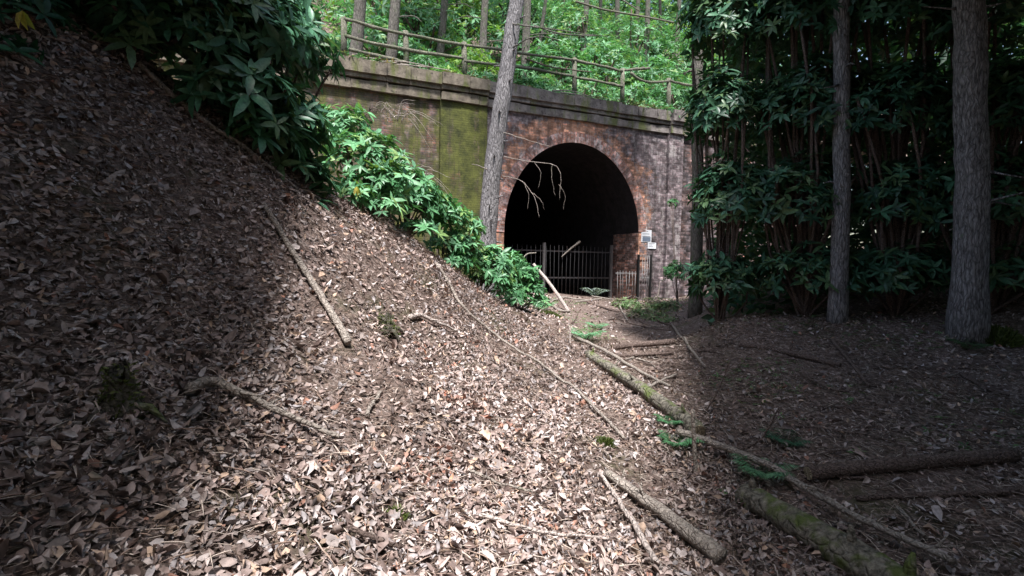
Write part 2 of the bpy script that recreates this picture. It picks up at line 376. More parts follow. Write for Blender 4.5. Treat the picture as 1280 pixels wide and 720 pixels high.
# ------------------------------------------------------------ dead leaf litter
PAL = np.array([(.45,.355,.32),(.51,.43,.40),(.36,.27,.24),(.25,.185,.165),(.60,.53,.51),(.40,.36,.36),(.17,.12,.105),(.50,.36,.27),(.42,.22,.16),(.30,.25,.24)])
PW = np.array([.2,.16,.16,.12,.07,.08,.09,.07,.02,.03]); PW = PW / PW.sum()
def litter(x, y, size):
    n = len(x); z = H(x, y)
    e = .04; gx = (H(x + e, y) - z) / e; gy = (H(x, y + e) - z) / e
    nor = nrm(np.c_[-gx, -gy, np.ones(n)] + rng.normal(0, .5, (n, 3)))
    an = rng.uniform(0, 6.28, n); ax = np.c_[np.cos(an), np.sin(an), np.zeros(n)]; ax = ax - nor * np.sum(ax * nor, 1, keepdims=True)
    L = size * rng.uniform(.35, 1.5, n)
    pos = np.c_[x, y, z + rng.uniform(.002, .045, n)] - nrm(ax) * (L / 2)[:, None]
    col = PAL[rng.choice(len(PAL), n, p=PW)] * rng.uniform(.7, 1.2, (n, 1))
    damp = np.clip((vnoise(x, y, 1.3, 31) + vnoise(x, y, 4.5, 32) * .8) * 2.2 + .15, 0, 1)[:, None]      # damp, darker drifts of older leaves
    col = col * (1 - .50 * damp * rng.uniform(.3, 1, (n, 1)))
    red = (vnoise(x, y, 2.2, 41) > .33)[:, None] & (rng.random((n, 1)) < .3); col = np.where(red, col * [.95, .66, .55], col)
    return pos, ax, nor, L, L * rng.uniform(.30, .75, n), col, rng.uniform(-.8, .9, n), rng.uniform(-.8, 1.2, n)
def patch(x, y):
    """how thickly the leaves lie: thin on the worn hollow floor and the mossy shoulder"""
    d = 1 - .6 * np.clip((vnoise(x, y, .9, 11) - .02) * 3.5, 0, 1) - .35 * np.clip((vnoise(x, y, 3.3, 12) - .1) * 4, 0, 1)
    hollow = np.clip((x - np.clip(2.95 - .2 * y, 1.15, 1.85)) * 2.2, 0, 1) * np.clip((y - 2.6) / .8, 0, 1)
    shoulder = np.exp(-(((x + 1.6) / .8) ** 2 + ((y - 5.6) / 1.5) ** 2))
    return d * (1 - .80 * hollow) * (1 - .75 * shoulder)
P_ = []
for (x0, x1, y0, y1, dens, size) in [(-3.8, 4.6, .9, 3.4, 2400, .044), (-5, 6.5, 3.4, 6, 1600, .049), (-5.5, 9, 6, 10, 680, .057), (-3.8, 4.6, .9, 7, 60, .082), (-4, 12, 10, 21, 130, .078)]:
    n = int((x1 - x0) * (y1 - y0) * dens); x = rng.uniform(x0, x1, n); y = rng.uniform(y0, y1, n)
    k = (rng.random(n) < patch(x, y)) & (np.abs(x) < y * 1.05 + 1.4)
    P_.append(litter(x[k], y[k], size))
pp = merge_leaf_params(P_)
me = leaves_mesh('leaf_litter', *pp[:6], cup=pp[6], curl=pp[7])
tag(link('leaf_litter', me, M['litter']), 'brown and pinkish dead leaves covering the woodland bank', 'leaf litter', kind='stuff')
# fine crumbs and twiglets between leaves
n = 60000; x = rng.uniform(-4, 6.5, n); y = rng.uniform(1, 1 + 10 * 1.0, n); k = np.abs(x) < y * 1.05 + 1; x = x[k]; y = y[k]; n = len(x)
an = rng.uniform(0, 6.28, n); col = np.array([(.10,.07,.055),(.28,.2,.16),(.5,.42,.36)])[rng.integers(0, 3, n)]
me = leaves_mesh('twig_debris', np.c_[x, y, H(x, y) + rng.uniform(.01, .04, n)], np.c_[np.cos(an), np.sin(an), rng.normal(0, .15, n)], np.tile([[0, 0, 1.]], (n, 1)), rng.uniform(.03, .2, n), rng.uniform(.003, .009, n), col, cup=.6, curl=.1)
tag(link('twig_debris', me, M['litter']), 'fine broken twigs and stalks scattered among the dead leaves', 'twigs', kind='stuff')

# ------------------------------------------------------------ walls in a local frame
class Frame:
    def __init__(s, px, py, Y, deg):
        s.O = at(px, py, Y); s.a = math.radians(deg); s.u = Vector((math.cos(s.a), math.sin(s.a), 0)); s.n = Vector((-math.sin(s.a), math.cos(s.a), 0))
    def loc(s, px, py, t=0.0):
        d = ray(px, py); o = Vector((0, 0, EYE)) - s.O
        k = (t - o.dot(s.n)) / d.dot(s.n); p = o + d * k
        return p.dot(s.u), p.z
    def world(s, u, t, z): return s.O + s.u * u + s.n * t + Vector((0, 0, z))
W = Frame(714, 370, 20, 23.3)
ZB = -1.2   # walls run below the ground
def poly_wall(mb, arch, u0, u1, z0, top, t0, t1):
    """wall slab with an arched opening; arch = list of (u,z) left foot to right foot"""
    for t, flip in ((t0, False), (t1, True)):
        def q(*pts):
            n = len(mb.v); mb.v += [(a, t, b) for a, b in pts]; ids = list(range(n, n + len(pts))); mb.f.append(tuple(ids[::-1] if flip else ids))
        uL, uR = arch[0][0], arch[-1][0]; um = min(a for a, b in arch); uM = max(a for a, b in arch)
        q((u0, z0), (uL, z0), (uL, arch[0][1]), (uL, top(uL)), (u0, top(u0)))
        q((uR, z0), (u1, z0), (u1, top(u1)), (uR, top(uR)), (uR, arch[-1][1]))
        for (a, b), (c, d) in zip(arch, arch[1:]):
            if abs(c - a) > 1e-5: q((a, b), (c, d), (c, top(c)), (a, top(a)))
def extrude_outline(mb, arch, t0, t1, steps=1, jit=0):
    K = len(arch); base = len(mb.v)
    for s in range(steps + 1):
        t = t0 + (t1 - t0) * s / steps
        mb.v += [(a, t, b) for a, b in arch]
    for s in range(steps):
        for i in range(K - 1):
            a = base + s * K + i; mb.f.append((a, a + K, a + K + 1, a + 1))
def ring_mesh(name, arch, wd, t, mt, parent):
    """radial brick ring standing proud of the wall, with its own brick layout"""
    A = [Vector((a, b)) for a, b in arch]; v = []; f = []; uv = []; s = 0
    cx = (arch[0][0] + arch[-1][0]) / 2
    for i, p in enumerate(A):
        tn = (A[min(i + 1, len(A) - 1)] - A[max(i - 1, 0)]).normalized(); nn = Vector((-tn.y, tn.x))
        if i: s += (p - A[i - 1]).length
        for r, tt in ((0, t[1]), (0, t[0]), (wd, t[0]), (wd, t[1])):
            o = p + nn * r; v.append((o.x, tt, o.y)); uv.append((r * 1.0, s))
    for i in range(len(A) - 1):
        for k in range(3):
            a = i * 4 + k; f.append((a, a + 1, a + 5, a + 4))
    me = bpy.data.meshes.new(name); me.from_pydata(v, [], f); me.update()
    ul = me.uv_layers.new()
    for l in me.loops: ul.data[l.index].uv = uv[l.vertex_index]
    return link(name, me, mt, parent)

def px_arch(F_, xl, xr, yspring, ytop, ybase, n=30):
    cx = (xl + xr) / 2; hw = (xr - xl) / 2; pts = []
    pts.append(F_.loc(xl, ybase)); 
    for i in range(n + 1):
        an = math.pi * (1 - i / n); pts.append(F_.loc(cx + hw * math.cos(an), yspring - (yspring - ytop) * math.sin(an)))
    pts.append(F_.loc(xr, ybase)); pts[0] = (pts[1][0], ZB); pts[-1] = (pts[-2][0], ZB)
    return pts

# main portal -----------------------------------------------------------
arch = px_arch(W, 630, 798, 290, 178, 372)
M['soot'] = stone_mat('tunnel_soot_shade', (.010, .009, .010), (.028, .024, .025), (.012, .012, .011))  # near-black: the bore's darkness is put into this colour along with soot
cxw = (arch[0][0] + arch[-1][0]) / 2; czw = W.loc(714, 290)[1]; hw = (arch[-1][0] - arch[0][0]) / 2
M['brick'] = brick_mat('sooty_brick', .62, (cxw, czw, hw), white=1.3, vary=.5, sootc=1.4)
M['brick_ring'] = brick_mat('arch_brick', .46, None, uv=True, base=2.0, white=1.2, vary=.6, sootc=1.3)
M['brick_moss'] = brick_mat('mossy_brick', .60, None, moss=.30, vary=.6, base=.85)
M['brick_green'] = brick_mat('green_brick', .60, None, moss=.43, vary=.6, base=.8)
M['brick_pier'] = brick_mat('pier_brick', .42, None, base=1.0, white=.8)
M['brick_in'] = brick_mat('tunnel_brick', .55, None, base=.7, white=.2)
M['brick_dark'] = brick_mat('damp_dark_brick', .66, None, base=.75, white=.35)
ztop_px = lambda px: 108 + (px - 640) * .158         # underside of the coping seen along the wall
z_cop = sum(W.loc(px, ztop_px(px) + 0)[1] for px in (450, 550, 640, 720, 830)) / 5
uf = lambda px, t=0: W.loc(px, 200, t)[0]
u_ret0, u_p0, u_p1, u_f1, u_end = -16.0, uf(549), uf(607), uf(833), uf(833) + 9
portal = empty('tunnel_portal', W.O, W.a, 'soot-stained brick tunnel portal with dark horseshoe arch behind the tall leaning trunk', 'tunnel portal')
topf = lambda u: z_cop - .888
mb = MB(); poly_wall(mb, arch, u_p1, u_f1, ZB, topf, 0, .7); mb.build('wall', M['brick'], portal)
mb = MB(); extrude_outline(mb, arch, 0, 34, 12); n0 = len(mb.v); mb.v += [(a, 34, b) for a, b in arch]; mb.f.append(tuple(range(n0, n0 + len(arch)))); mb.build('tunnel_lining', M['soot'], portal)  # lining colour holds the unlit bore's shade as well as soot
mb = MB(); mb.box(arch[-1][0] - .05, arch[-1][0] - .004, .02, 1.7, ZB, W.loc(790, 292, .5)[1], .004); mb.build('brick_pier', M['brick_pier'], portal)
ring_mesh('arch_ring', arch[1:-1], .40, (-.025, .01), M['brick_ring'], portal)
def coping(parent, u0, u1, mt, dt=0.0, course=True):
    """weathered slabs, each a little out of line, above a string course"""
    mb = MB(); u = u0
    while u < u1 - .05:
        e = min(u + random.uniform(.75, 1.15), u1); j = random.uniform(-.015, .015)
        mb.box(u + .004, e - .004, -.24 + dt + j, .55, z_cop - .40 + j, z_cop + random.uniform(-.05, .03), .018)
        mb.box(u + .006, e - .006, -.15 + dt + j, .5, z_cop - .55, z_cop - .402 + j, .006); u = e
    mb.build('coping', mt, parent)
    mb = MB(); u = u0
    while u < u1 - .05:
        e = min(u + random.uniform(.5, .9), u1); j = random.uniform(-.012, .012)
        mb.box(u + .002, e - .002, -.10 + dt + j, .45, z_cop - .89, z_cop - .60 + random.uniform(-.03, .02), .015); u = e
    mb.build('string_course', mt, parent)
coping(portal, u_p1, u_f1, M['stone'])
mb = MB(); mb.box(u_f1, u_f1 + .75, -.16, .6, ZB, z_cop - .89); mb.build('pilaster', M['brick'], portal)
coping(portal, u_f1, u_f1 + .75, M['stone'], -.16)
ret = empty('retaining_wall', W.O, W.a, 'mossy brown brick retaining wall left of the leaning trunk', 'retaining wall')
mb = MB(); mb.box(u_ret0, u_p0, .05, .6, ZB, z_cop - .89); mb.build('wall', M['brick_moss'], ret); coping(ret, u_ret0, u_p0, M['stone_moss'])
mb = MB(); mb.box(u_p0, u_p1, -.13, .6, ZB, z_cop - .89); tag(mb.build('pilaster', M['brick_green'], ret), 'bright green moss covered pilaster'); coping(ret, u_p0, u_p1, M['stone_moss'], -.13)
mb = MB(); mb.box(u_p1 - .03, u_p1 + .05, -.20, -.12, ZB, z_cop - .9)
wr = empty('wing_wall', W.O, W.a, 'sooty brick wing wall right of the tunnel portal', 'wall')
mb = MB(); mb.box(u_f1 + .75, u_end, .05, .6, ZB, z_cop - .89); mb.build('wall', M['brick_dark'], wr); coping(wr, u_f1 + .75, u_end, M['stone'])

# iron gate in the far tunnel --------------------------------------------
def iron_fence(name, Fr, u0, u1, zb, zt, t, nb, label, cat, m, thick=.014, rails=(.88, .38), posts=(1,), wob=.015, mpost=None, spear=True, group=None, th_post=.05):
    root = empty(name, Fr.world(u0, t, zb), Fr.a, label, cat, group); Lh = zt - zb
    for k in range(nb):
        u = (u1 - u0) * (k + .5) / nb; b = MB(); w = random.uniform(-wob, wob)
        pts = [(u + w, 0, 0), (u + random.uniform(-wob, wob), random.uniform(-wob, wob), Lh * .5), (u + random.uniform(-wob, wob), 0, Lh * random.uniform(.97, 1.0))]
        b.tube(pts, [thick, thick, thick * (.5 if spear else 1)], 6); b.build('bar', m, root, True)
    for r in rails:
        b = MB(); b.box(0, u1 - u0, .016, .03, Lh * r - .028, Lh * r + .028, .004); b.build('rail', m, root)
    for p in posts:
        b = MB(); u = (u1 - u0) * p; b.box(u - th_post, u + th_post, -.04, .05, -.3, Lh * 1.03, .004); b.build('post', mpost or m, root)
    return root
tg = 1.45
a0, zb_ = W.loc(632, 368, tg); a1, _ = W.loc(679, 368, tg); a2, _ = W.loc(763, 368, tg); zt_ = W.loc(700, 306, tg)[1]; zb_ = W.loc(720, 372, tg)[1]
iron_fence('railing', W, arch[0][0] + .02, a1 - .06, zb_, zt_, tg, 11, 'dark iron railing behind the shrub in the left half of the tunnel mouth', 'railing', M['iron'], posts=())
iron_fence('gate', W, a1, a2, zb_, zt_, tg, 17, 'wide dark iron gate between two grey posts in the tunnel mouth', 'gate', M['iron'], posts=(0, 1), mpost=M['iron_post'])
# pale broken pales right of the gate
b0, zb2 = W.loc(769, 374, -.1); b1, _ = W.loc(795, 374, -.1); zt2 = W.loc(780, 338, -.1)[1]
iron_fence('railing', W, b0, b1, zb2, zt2, -.1, 7, 'low pale railing against the brick right of the iron gate', 'railing', M['iron_pale'], thick=.016, rails=(.9,), posts=(), wob=.03)
b0, zb2 = W.loc(797, 374, -.12); b1, _ = W.loc(812, 374, -.12); zt2 = W.loc(805, 320, -.12)[1]
iron_fence('grille', W, b0, b1, zb2, zt2, -.12, 5, 'small pale barred grille with black frame under the far white notices', 'grille', M['iron_pale'], thick=.016, rails=(1.0, .5), posts=(0, 1), mpost=M['iron_black'], th_post=.035)

def notice(Fr, x0, y0, x1, y1, t, label, dark=False, rows=6):
    u0, z1 = Fr.loc(x0, y0, t); u1, z0 = Fr.loc(x1, y1, t)
    o = empty('notice', Fr.world(u0, t, z0), Fr.a, label, 'notice'); w, h = u1 - u0, z1 - z0
    b = MB(); b.box(0, w, 0, .012, 0, h, .004); b.build('board', M['paper'], o)
    b = MB()
    for r in range(rows):
        zz = h * (.9 - r * .8 / rows) - .02 * h
        b.box(w * .1, w * random.uniform(.5, .9), -.004, -.001, zz - h * .022, zz + h * .012)
    b.build('print', M['ink'], o)
    if dark:
        b = MB(); b.box(w * .12, w * .92, -.007, -.0045, h * .08, h * .42, .003); b.build('panel', M['inkblue'], o)
    return o
notice(W, 802, 287, 814, 303, -.02, 'white notice with dark panel, upper one beside the far arch', True, 4)
notice(W, 810, 303, 820, 311, -.03, 'small plain white notice, lower one beside the far arch', False, 3)

# ------------------------------------------------------------ hillside above the far wall
zc = W.O.z + z_cop
def HH(u, t):   # hillside height over local (u,t) of the far wall
    return zc - .12 + np.maximum(t - .5, 0) * .10 + np.maximum(t - 3.5, 0) * .55 + vnoise(u, t, .5, 5) * .5 * np.clip(t / 3, 0, 1) + vnoise(u, t, 2, 6) * .12
us = np.linspace(-28, 60, 110); ts = np.r_[np.linspace(.45, 6, 24), np.linspace(6.6, 90, 40)]
UU, TT = np.meshgrid(us, ts); Z = HH(UU, TT)
mb = MB()
for a, b, c in zip(UU.ravel(), TT.ravel(), Z.ravel()):
    p = W.world(a, b, 0); mb.v.append((p.x, p.y, c))
for r in range(len(ts) - 1):
    for k in range(len(us) - 1):
        i = r * len(us) + k; mb.f.append((i, i + 1, i + len(us) + 1, i + len(us)))
tag(mb.build('hillside', M['soil'], None, True), kind='structure')
def hill(u, t): p = W.world(u, t, 0); return Vector((p.x, p.y, float(HH(np.array([u]), np.array([t]))[0])))
def hill_px(px, t):
    u = W.loc(px, 100, t)[0]; return hill(u, t)

# ------------------------------------------------------------ sticks and logs
def lie(px_pts, lift=0.0, m=8, r=.02, wob=.006):
    W_ = [hit(*p) for p in px_pts]; L = smoothline(W_, m, wob); out = []
    for p in L:
        out.append(Vector((p.x, p.y, max(p.z, h1(p.x, p.y)) + r * .6 + lift)))
    return out
def stick(name, px_pts, r0, r1, m, label, cat='stick', group=None, twigs=0, lift=.01, n=8, lump=.1, ends=None):
    L = lie(px_pts, lift, r=r0)
    if ends:
        for i, p in enumerate(L): p.z += ends[0] + (ends[1] - ends[0]) * i / (len(L) - 1)
    K = len(L); rad = [r0 + (r1 - r0) * i / (K - 1) for i in range(K)]
    b = MB(); b.tube(L, rad, n, lump)
    o0 = L[0].copy(); b.v = [(x - o0.x, y - o0.y, z - o0.z) for x, y, z in b.v]
    for k in range(twigs):
        i = random.randrange(K // 4, K - 1); p = L[i] - o0; t = (L[i] - L[i - 1]).normalized(); d = (t + Vector((random.uniform(-1, 1), random.uniform(-1, 1), random.uniform(.05, .5)))).normalized()
        s = random.uniform(.08, .3); b.tube([p, p + d * s * .5, p + d * s + Vector((0, 0, random.uniform(-.03, .05)))], [rad[i] * .5, rad[i] * .35, rad[i] * .15], 5)
    o = b.build(name, m, None, True); o.location = o0
    return tag(o, label, cat, group)
def air_stick(name, pts, r, m, label, cat='stick', group=None, n=7):
    L = smoothline(pts, 6, .004); o0 = L[0].copy(); b = MB(); K = len(L)
    b.tube([p - o0 for p in L], [r[0] + (r[1] - r[0]) * i / (K - 1) for i in range(K)], n, .1)
    o = b.build(name, m, None, True); o.location = o0; return tag(o, label, cat, group)

def log(px_pts, r0, r1, mt, label, cutends=True, lift=0.0, stubs=2, name='fallen_log'):
    L = lie(px_pts, lift, 6, r0, .004); 
    zs = [p.z for p in L]; K = len(L)
    for i, p in enumerate(L): p.z = .5 * p.z + .5 * (zs[0] + (zs[-1] - zs[0]) * i / (K - 1)) + .01
    o0 = L[0].copy(); root = empty(name, o0, 0, label, 'log')
    b = MB(); rad = [r0 + (r1 - r0) * i / (K - 1) for i in range(K)]; b.tube([p - o0 for p in L], rad, 14, .09)
    b.build('trunk', mt, root, True)
    for k in range(stubs):
        i = random.randrange(1, K - 1); p = L[i] - o0; d = Vector((random.uniform(-.6, .6), random.uniform(-.4, .4), 1)).normalized(); b = MB()
        b.tube([p, p + d * (rad[i] + .04), p + d * (rad[i] + random.uniform(.06, .14))], [rad[i] * .35, rad[i] * .22, rad[i] * .1], 6, .15); b.build('branch_stub', mt, root, True)
    if cutends:
        for i, j in ((0, 1), (K - 1, K - 2)):
            d = (L[i] - L[j]).normalized(); b = MB(); b.tube([L[i] - o0 - d * .004, L[i] - o0 + d * .006], rad[i] * .93, 14, .04); b.build('cut_end', M['cut'], root)
    return root
log([(735, 447), (785, 484), (842, 526), (872, 549)], .072, .095, M['bark_log'], 'mossy grey log lying at the foot of the sunlit bank', lift=.005, stubs=4)
log([(757, 602), (800, 634), (842, 668), (900, 712)], .034, .062, M['bark_pale'], 'pale stripped log in the lower right foreground on leaves', lift=.045, stubs=3, cutends=False)
log([(765, 437), (842, 430)], .05, .06, M['bark_brown'], 'reddish brown log lying crosswise on the hollow floor', stubs=1)
log([(775, 447), (842, 443)], .025, .03, M['bark_brown'], 'thin dark pole just in front of the reddish log', cutends=False, stubs=0)
log([(932, 628), (1010, 676), (1095, 730), (1200, 800)], .11, .13, M['bark_log'], 'thick dark log in the bottom right shade', lift=-.02, stubs=4)
log([(1010, 603), (1130, 590), (1268, 580)], .06, .065, M['bark_brown'], 'long brown log lying across the shaded ground at right', stubs=1, lift=.03)
log([(1070, 628), (1180, 624), (1272, 620)], .022, .026, M['bark_brown'], 'thin dark pole in front of the long brown log', cutends=False, stubs=0)
log([(925, 434), (985, 444), (1050, 460)], .05, .035, M['bark_brown'], 'mossy brown branch lying before the dark thicket at right', stubs=1, cutends=False)
S = stick
S('branch', [(716, 424), (760, 446), (800, 470), (836, 489)], .035, .022, M['bark_pale'], 'pale flaking branch beside the mossy log', 'branch', twigs=4, lift=.05)
S('branch', [(812, 490), (826, 482), (845, 474)], .02, .016, M['bark_pale'], 'short pale forked branch at the end of the flaking branch', 'branch', lift=.06)
S('branch', [(545, 334), (560, 358), (578, 388), (612, 418), (650, 446), (700, 480), (745, 520), (780, 556)], .026, .015, M['bark_pale'], 'very long thin branch snaking down the sunlit leafy bank', 'branch', lift=.05)
S('branch', [(492, 272), (525, 298), (560, 330)], .022, .015, M['bark_pale'], 'bare pale branch lying under the shrubs on the bank crest', 'branch', lift=.02)
S('branch', [(512, 405), (526, 403), (545, 410), (572, 421)], .03, .014, M['bark_white'], 'short crooked pale branch beside the mossy stump', 'branch', lift=.05, twigs=2)
S('branch', [(750, 600), (768, 628), (792, 665), (824, 722)], .015, .022, M['bark_white'], 'thin grey branch crossing the leaves beside the pale stripped log', 'branch', lift=.045, twigs=1)
S('branch', [(598, 657), (640, 670), (690, 680), (725, 682), (762, 686)], .013, .007, M['bark_white'], 'thin pale twig lying flat in the bottom centre leaves', 'twig', lift=.05, twigs=3)
S('branch', [(585, 598), (620, 612), (664, 626)], .012, .008, M['bark_pale'], 'short thin twig above the flat pale twig on the leaves', 'twig', lift=.045)
S('branch', [(436, 680), (470, 690), (504, 699)], .014, .009, M['bark_brown'], 'dark brown twig at bottom left of the sunlit leaves', 'twig', lift=.05)
S('branch', [(448, 628), (456, 650), (462, 678)], .006, .004, M['bark_white'], 'bleached thin twig standing above the dark brown twig', 'twig', lift=.02)
S('branch', [(458, 524), (466, 510), (476, 497)], .016, .013, M['bark_pale'], 'short stubby pale stick on the left leaves', 'stick', lift=.02)
S('branch', [(740, 640), (762, 643), (780, 640)], .01, .012, M['bark_brown'], 'small reddish stick crossing the thin grey branch', 'stick', lift=.03)
S('branch', [(690, 586), (735, 560), (760, 575)], .005, .004, M['bark_brown'], 'fine bent twig left of the moss clump', 'twig', lift=.02)
S('branch', [(735, 380), (760, 388), (776, 392)], .035, .03, M['bark_brown'], 'brown stick lying in front of the iron gate', 'stick', lift=.02)
S('branch', [(770, 378), (778, 392), (784, 402)], .03, .02, M['bark_pale'], 'short ochre stick pointing from the far gate', 'stick', lift=.02)
S('branch', [(690, 384), (700, 390), (712, 391)], .04, .03, M['bark_pale'], 'curved stick at the foot of the leaning pole', 'stick', lift=.02)
S('branch', [(772, 399), (795, 408), (838, 415)], .02, .012, M['bark_brown'], 'thin dark twig on the bare hollow floor', 'twig', lift=.02)
S('branch', [(812, 396), (826, 404), (842, 410)], .03, .02, M['bark_brown'], 'dark stick by the brushwood pile at the far wall', 'stick', lift=.02, twigs=2)
for j, (x0, y0, x1, y1) in enumerate([(700, 373, 735, 377), (720, 379, 752, 375), (740, 372, 765, 376), (690, 378, 705, 374)]):
    S('branch', [(x0, y0), ((x0 + x1) / 2, (y0 + y1) / 2), (x1, y1)], .035, .025, M['bark_pale'], 'broken stick on the ground at the foot of the iron gate', 'stick', 'sticks below the far gate', lift=.03)
# shaded right ground
S('branch', [(846, 553), (930, 585), (1010, 630), (1100, 680), (1190, 725)], .036, .022, M['bark_pale'], 'long pale branch running behind the thick dark log', 'branch', lift=.09, twigs=5)
S('branch', [(838, 405), (860, 435), (882, 462)], .026, .02, M['bark_pale'], 'pale stick on the ground left of the dark thicket', 'stick', lift=.02)
S('branch', [(1040, 428), (1062, 455), (1086, 486)], .03, .02, M['bark_brown'], 'dark slanting stick on the shaded ground before the dark thicket', 'stick', lift=.02, twigs=1)
S('branch', [(1000, 470), (1050, 492), (1100, 484)], .016, .01, M['bark_brown'], 'thin dark twig in the middle of the shaded ground', 'twig', lift=.02)
S('branch', [(980, 535), (1060, 545), (1120, 556)], .014, .01, M['bark_brown'], 'thin twig behind the long brown log', 'twig', lift=.02)
S('branch', [(1200, 470), (1235, 490), (1262, 498)], .026, .02, M['bark_brown'], 'dark stick at the far right of the shaded ground', 'stick', lift=.02, twigs=1)
S('branch', [(1120, 640), (1145, 665), (1160, 680)], .014, .01, M['bark_pale'], 'short pale twig right of the thick dark log', 'twig', lift=.02)
# shaded left bank
S('branch', [(172, 86), (215, 125), (270, 168), (330, 210), (372, 242)], .028, .016, M['bark_pale'], 'long bare branch lying along the crest under the dark shrubs', 'branch', lift=.03)
S('branch', [(330, 266), (362, 318), (400, 378), (436, 438)], .024, .034, M['bark_pale'], 'curving bare branch on the shaded left bank', 'branch', lift=.05)
S('branch', [(236, 503), (262, 494), (300, 506), (350, 530), (424, 562)], .03, .014, M['bark_pale'], 'crooked pale branch right of the dark mossy stump', 'branch', lift=.05, twigs=2)
S('branch', [(20, 330), (36, 352), (60, 372)], .01, .007, M['bark_brown'], 'short brown twig at the left edge of the bank', 'twig', lift=.02)
# seedlings and creeping green on the hollow floor
n = 5000; x = rng.uniform(.8, 9, n); y = rng.uniform(4, 20, n); k = (vnoise(x, y, .55, 51) + .6 * vnoise(x, y, 2.1, 52) > .17) & (x > np.clip(2.95 - .2 * y, 1.15, 1.85)) ; x = x[k]; y = y[k]
Ps = whorls(np.c_[x, y, H(x, y) + .02], rng.normal(0, .2, (len(x), 3)) + [0, 0, 1], .065, 5, [(.10, .21, .09), (.15, .28, .12), (.2, .27, .12), (.08, .15, .06)], droop=.1)
tag(link('seedlings', leaves_mesh('seedlings', *Ps, simple=True), M['leaf']), 'tiny green seedlings and creepers scattered over the hollow floor', 'seedlings', kind='stuff')
# upright things
p = hit(713, 391); air_stick('leaning_pole', [p - Vector((0, 0, .05)), (p + at(667, 330, p.y + 1.1)) / 2 + Vector((.02, 0, .03)), at(667, 330, p.y + 1.1)], (.055, .045), M['bark_white'], 'pinkish white bare pole leaning up from ground before the far gate', 'pole')
p = hit(664, 342, 8); 
p = hit(713, 432); air_stick('stake', [p - Vector((0, 0, .05)), at(712, 407, p.y)], (.022, .018), M['bark_white'], 'short white upright stick at the top of the mossy log', 'stick')
p = hit(731, 428); air_stick('twig', [p, at(738, 418, p.y), at(745, 407, p.y)], (.013, .008), M['bark_brown'], 'dark curved twig standing up by the pale flaking branch', 'twig')
p = hit(715, 406); air_stick('twig', [p, at(720, 398, p.y), at(724, 388, p.y)], (.014, .008), M['bark_brown'], 'thin reddish twig standing in front of the leaning pole', 'twig')
p = hit(870, 592); air_stick('stake', [p - Vector((0, 0, .05)), at(866, 512, p.y)], (.022, .018), M['bark_pale'], 'upright pale stick at the lit edge of the shaded right ground', 'stick')
p = hit(922, 566); air_stick('twig', [p, at(952, 548, p.y), at(974, 509, p.y)], (.012, .007), M['bark_brown'], 'dark curved twig standing up in the right shade', 'twig')
p = hit(880, 518); air_stick('twig', [p, at(898, 488, p.y), at(912, 452, p.y)], (.010, .006), M['bark_brown'], 'thin reddish twig standing in the shaded ground before the dark thicket', 'twig')
p = hit(798, 508); b = MB(); b.box(-.012, .012, -.012, .012, -.03, .10, .003); o = b.build('stake', M['bark_white'], None); o.location = p; o.rotation_euler = (0, .12, .3); tag(o, 'small pale cut wooden peg beside the mossy log', 'peg')

rs = random.Random(5)
for k in range(80):
    px = rs.uniform(722, 845) if k < 50 else rs.uniform(870, 1270); py = rs.uniform(384, 480) if k < 50 else rs.uniform(425, 700)
    if k < 50 and py > 400 and px < 735 + (py - 400) * .8: px = 845 - rs.uniform(0, 40)
    a_ = rs.uniform(-.5, .5); L_ = rs.uniform(10, 34) * (1 if k < 50 else 1.6)
    S('stick', [(px, py), (px + L_ * .5, py + a_ * 6 + rs.uniform(-2, 2)), (px + L_, py + a_ * 12)], rs.uniform(.010, .022), .006, M[rs.choice(['bark_brown', 'bark_pale', 'bark_brown'])],
      'small broken stick lying on the bare hollow floor' if k < 50 else 'small broken stick lying on the shaded right ground', 'stick', 'small sticks on the hollow floor' if k < 50 else 'small sticks on the shaded ground', lift=.015, n=5)

def driftroot(px, py, Y, s, label):
    o0 = at(px, py, Y); o0.z = h1(o0.x, o0.y) - .05; b = MB()
    for tip, r in (((.10, 0, 1.0), .05), ((-.35, -.1, .02), .04), ((.3, -.12, .0), .04), ((-.12, .1, .35), .03), ((.05, -.25, 0), .04)):
        tip = Vector(tip) * s; mid = Vector((tip.x * .35, tip.y * .4, max(tip.z * .5, .22 * s)))
        b.tube(smoothline([Vector((0, 0, .28 * s)), mid, tip], 4, .01 * s), [r * s * (1 - .1 * i) for i in range(9)], 7, .15)
    o = b.build('dead_stump', M['bark_pale'], None, True); o.location = o0; return tag(o, label, 'stump')
driftroot(822, 374, 20.3, .85, 'pale dead rootstock standing against the wall under the notices')

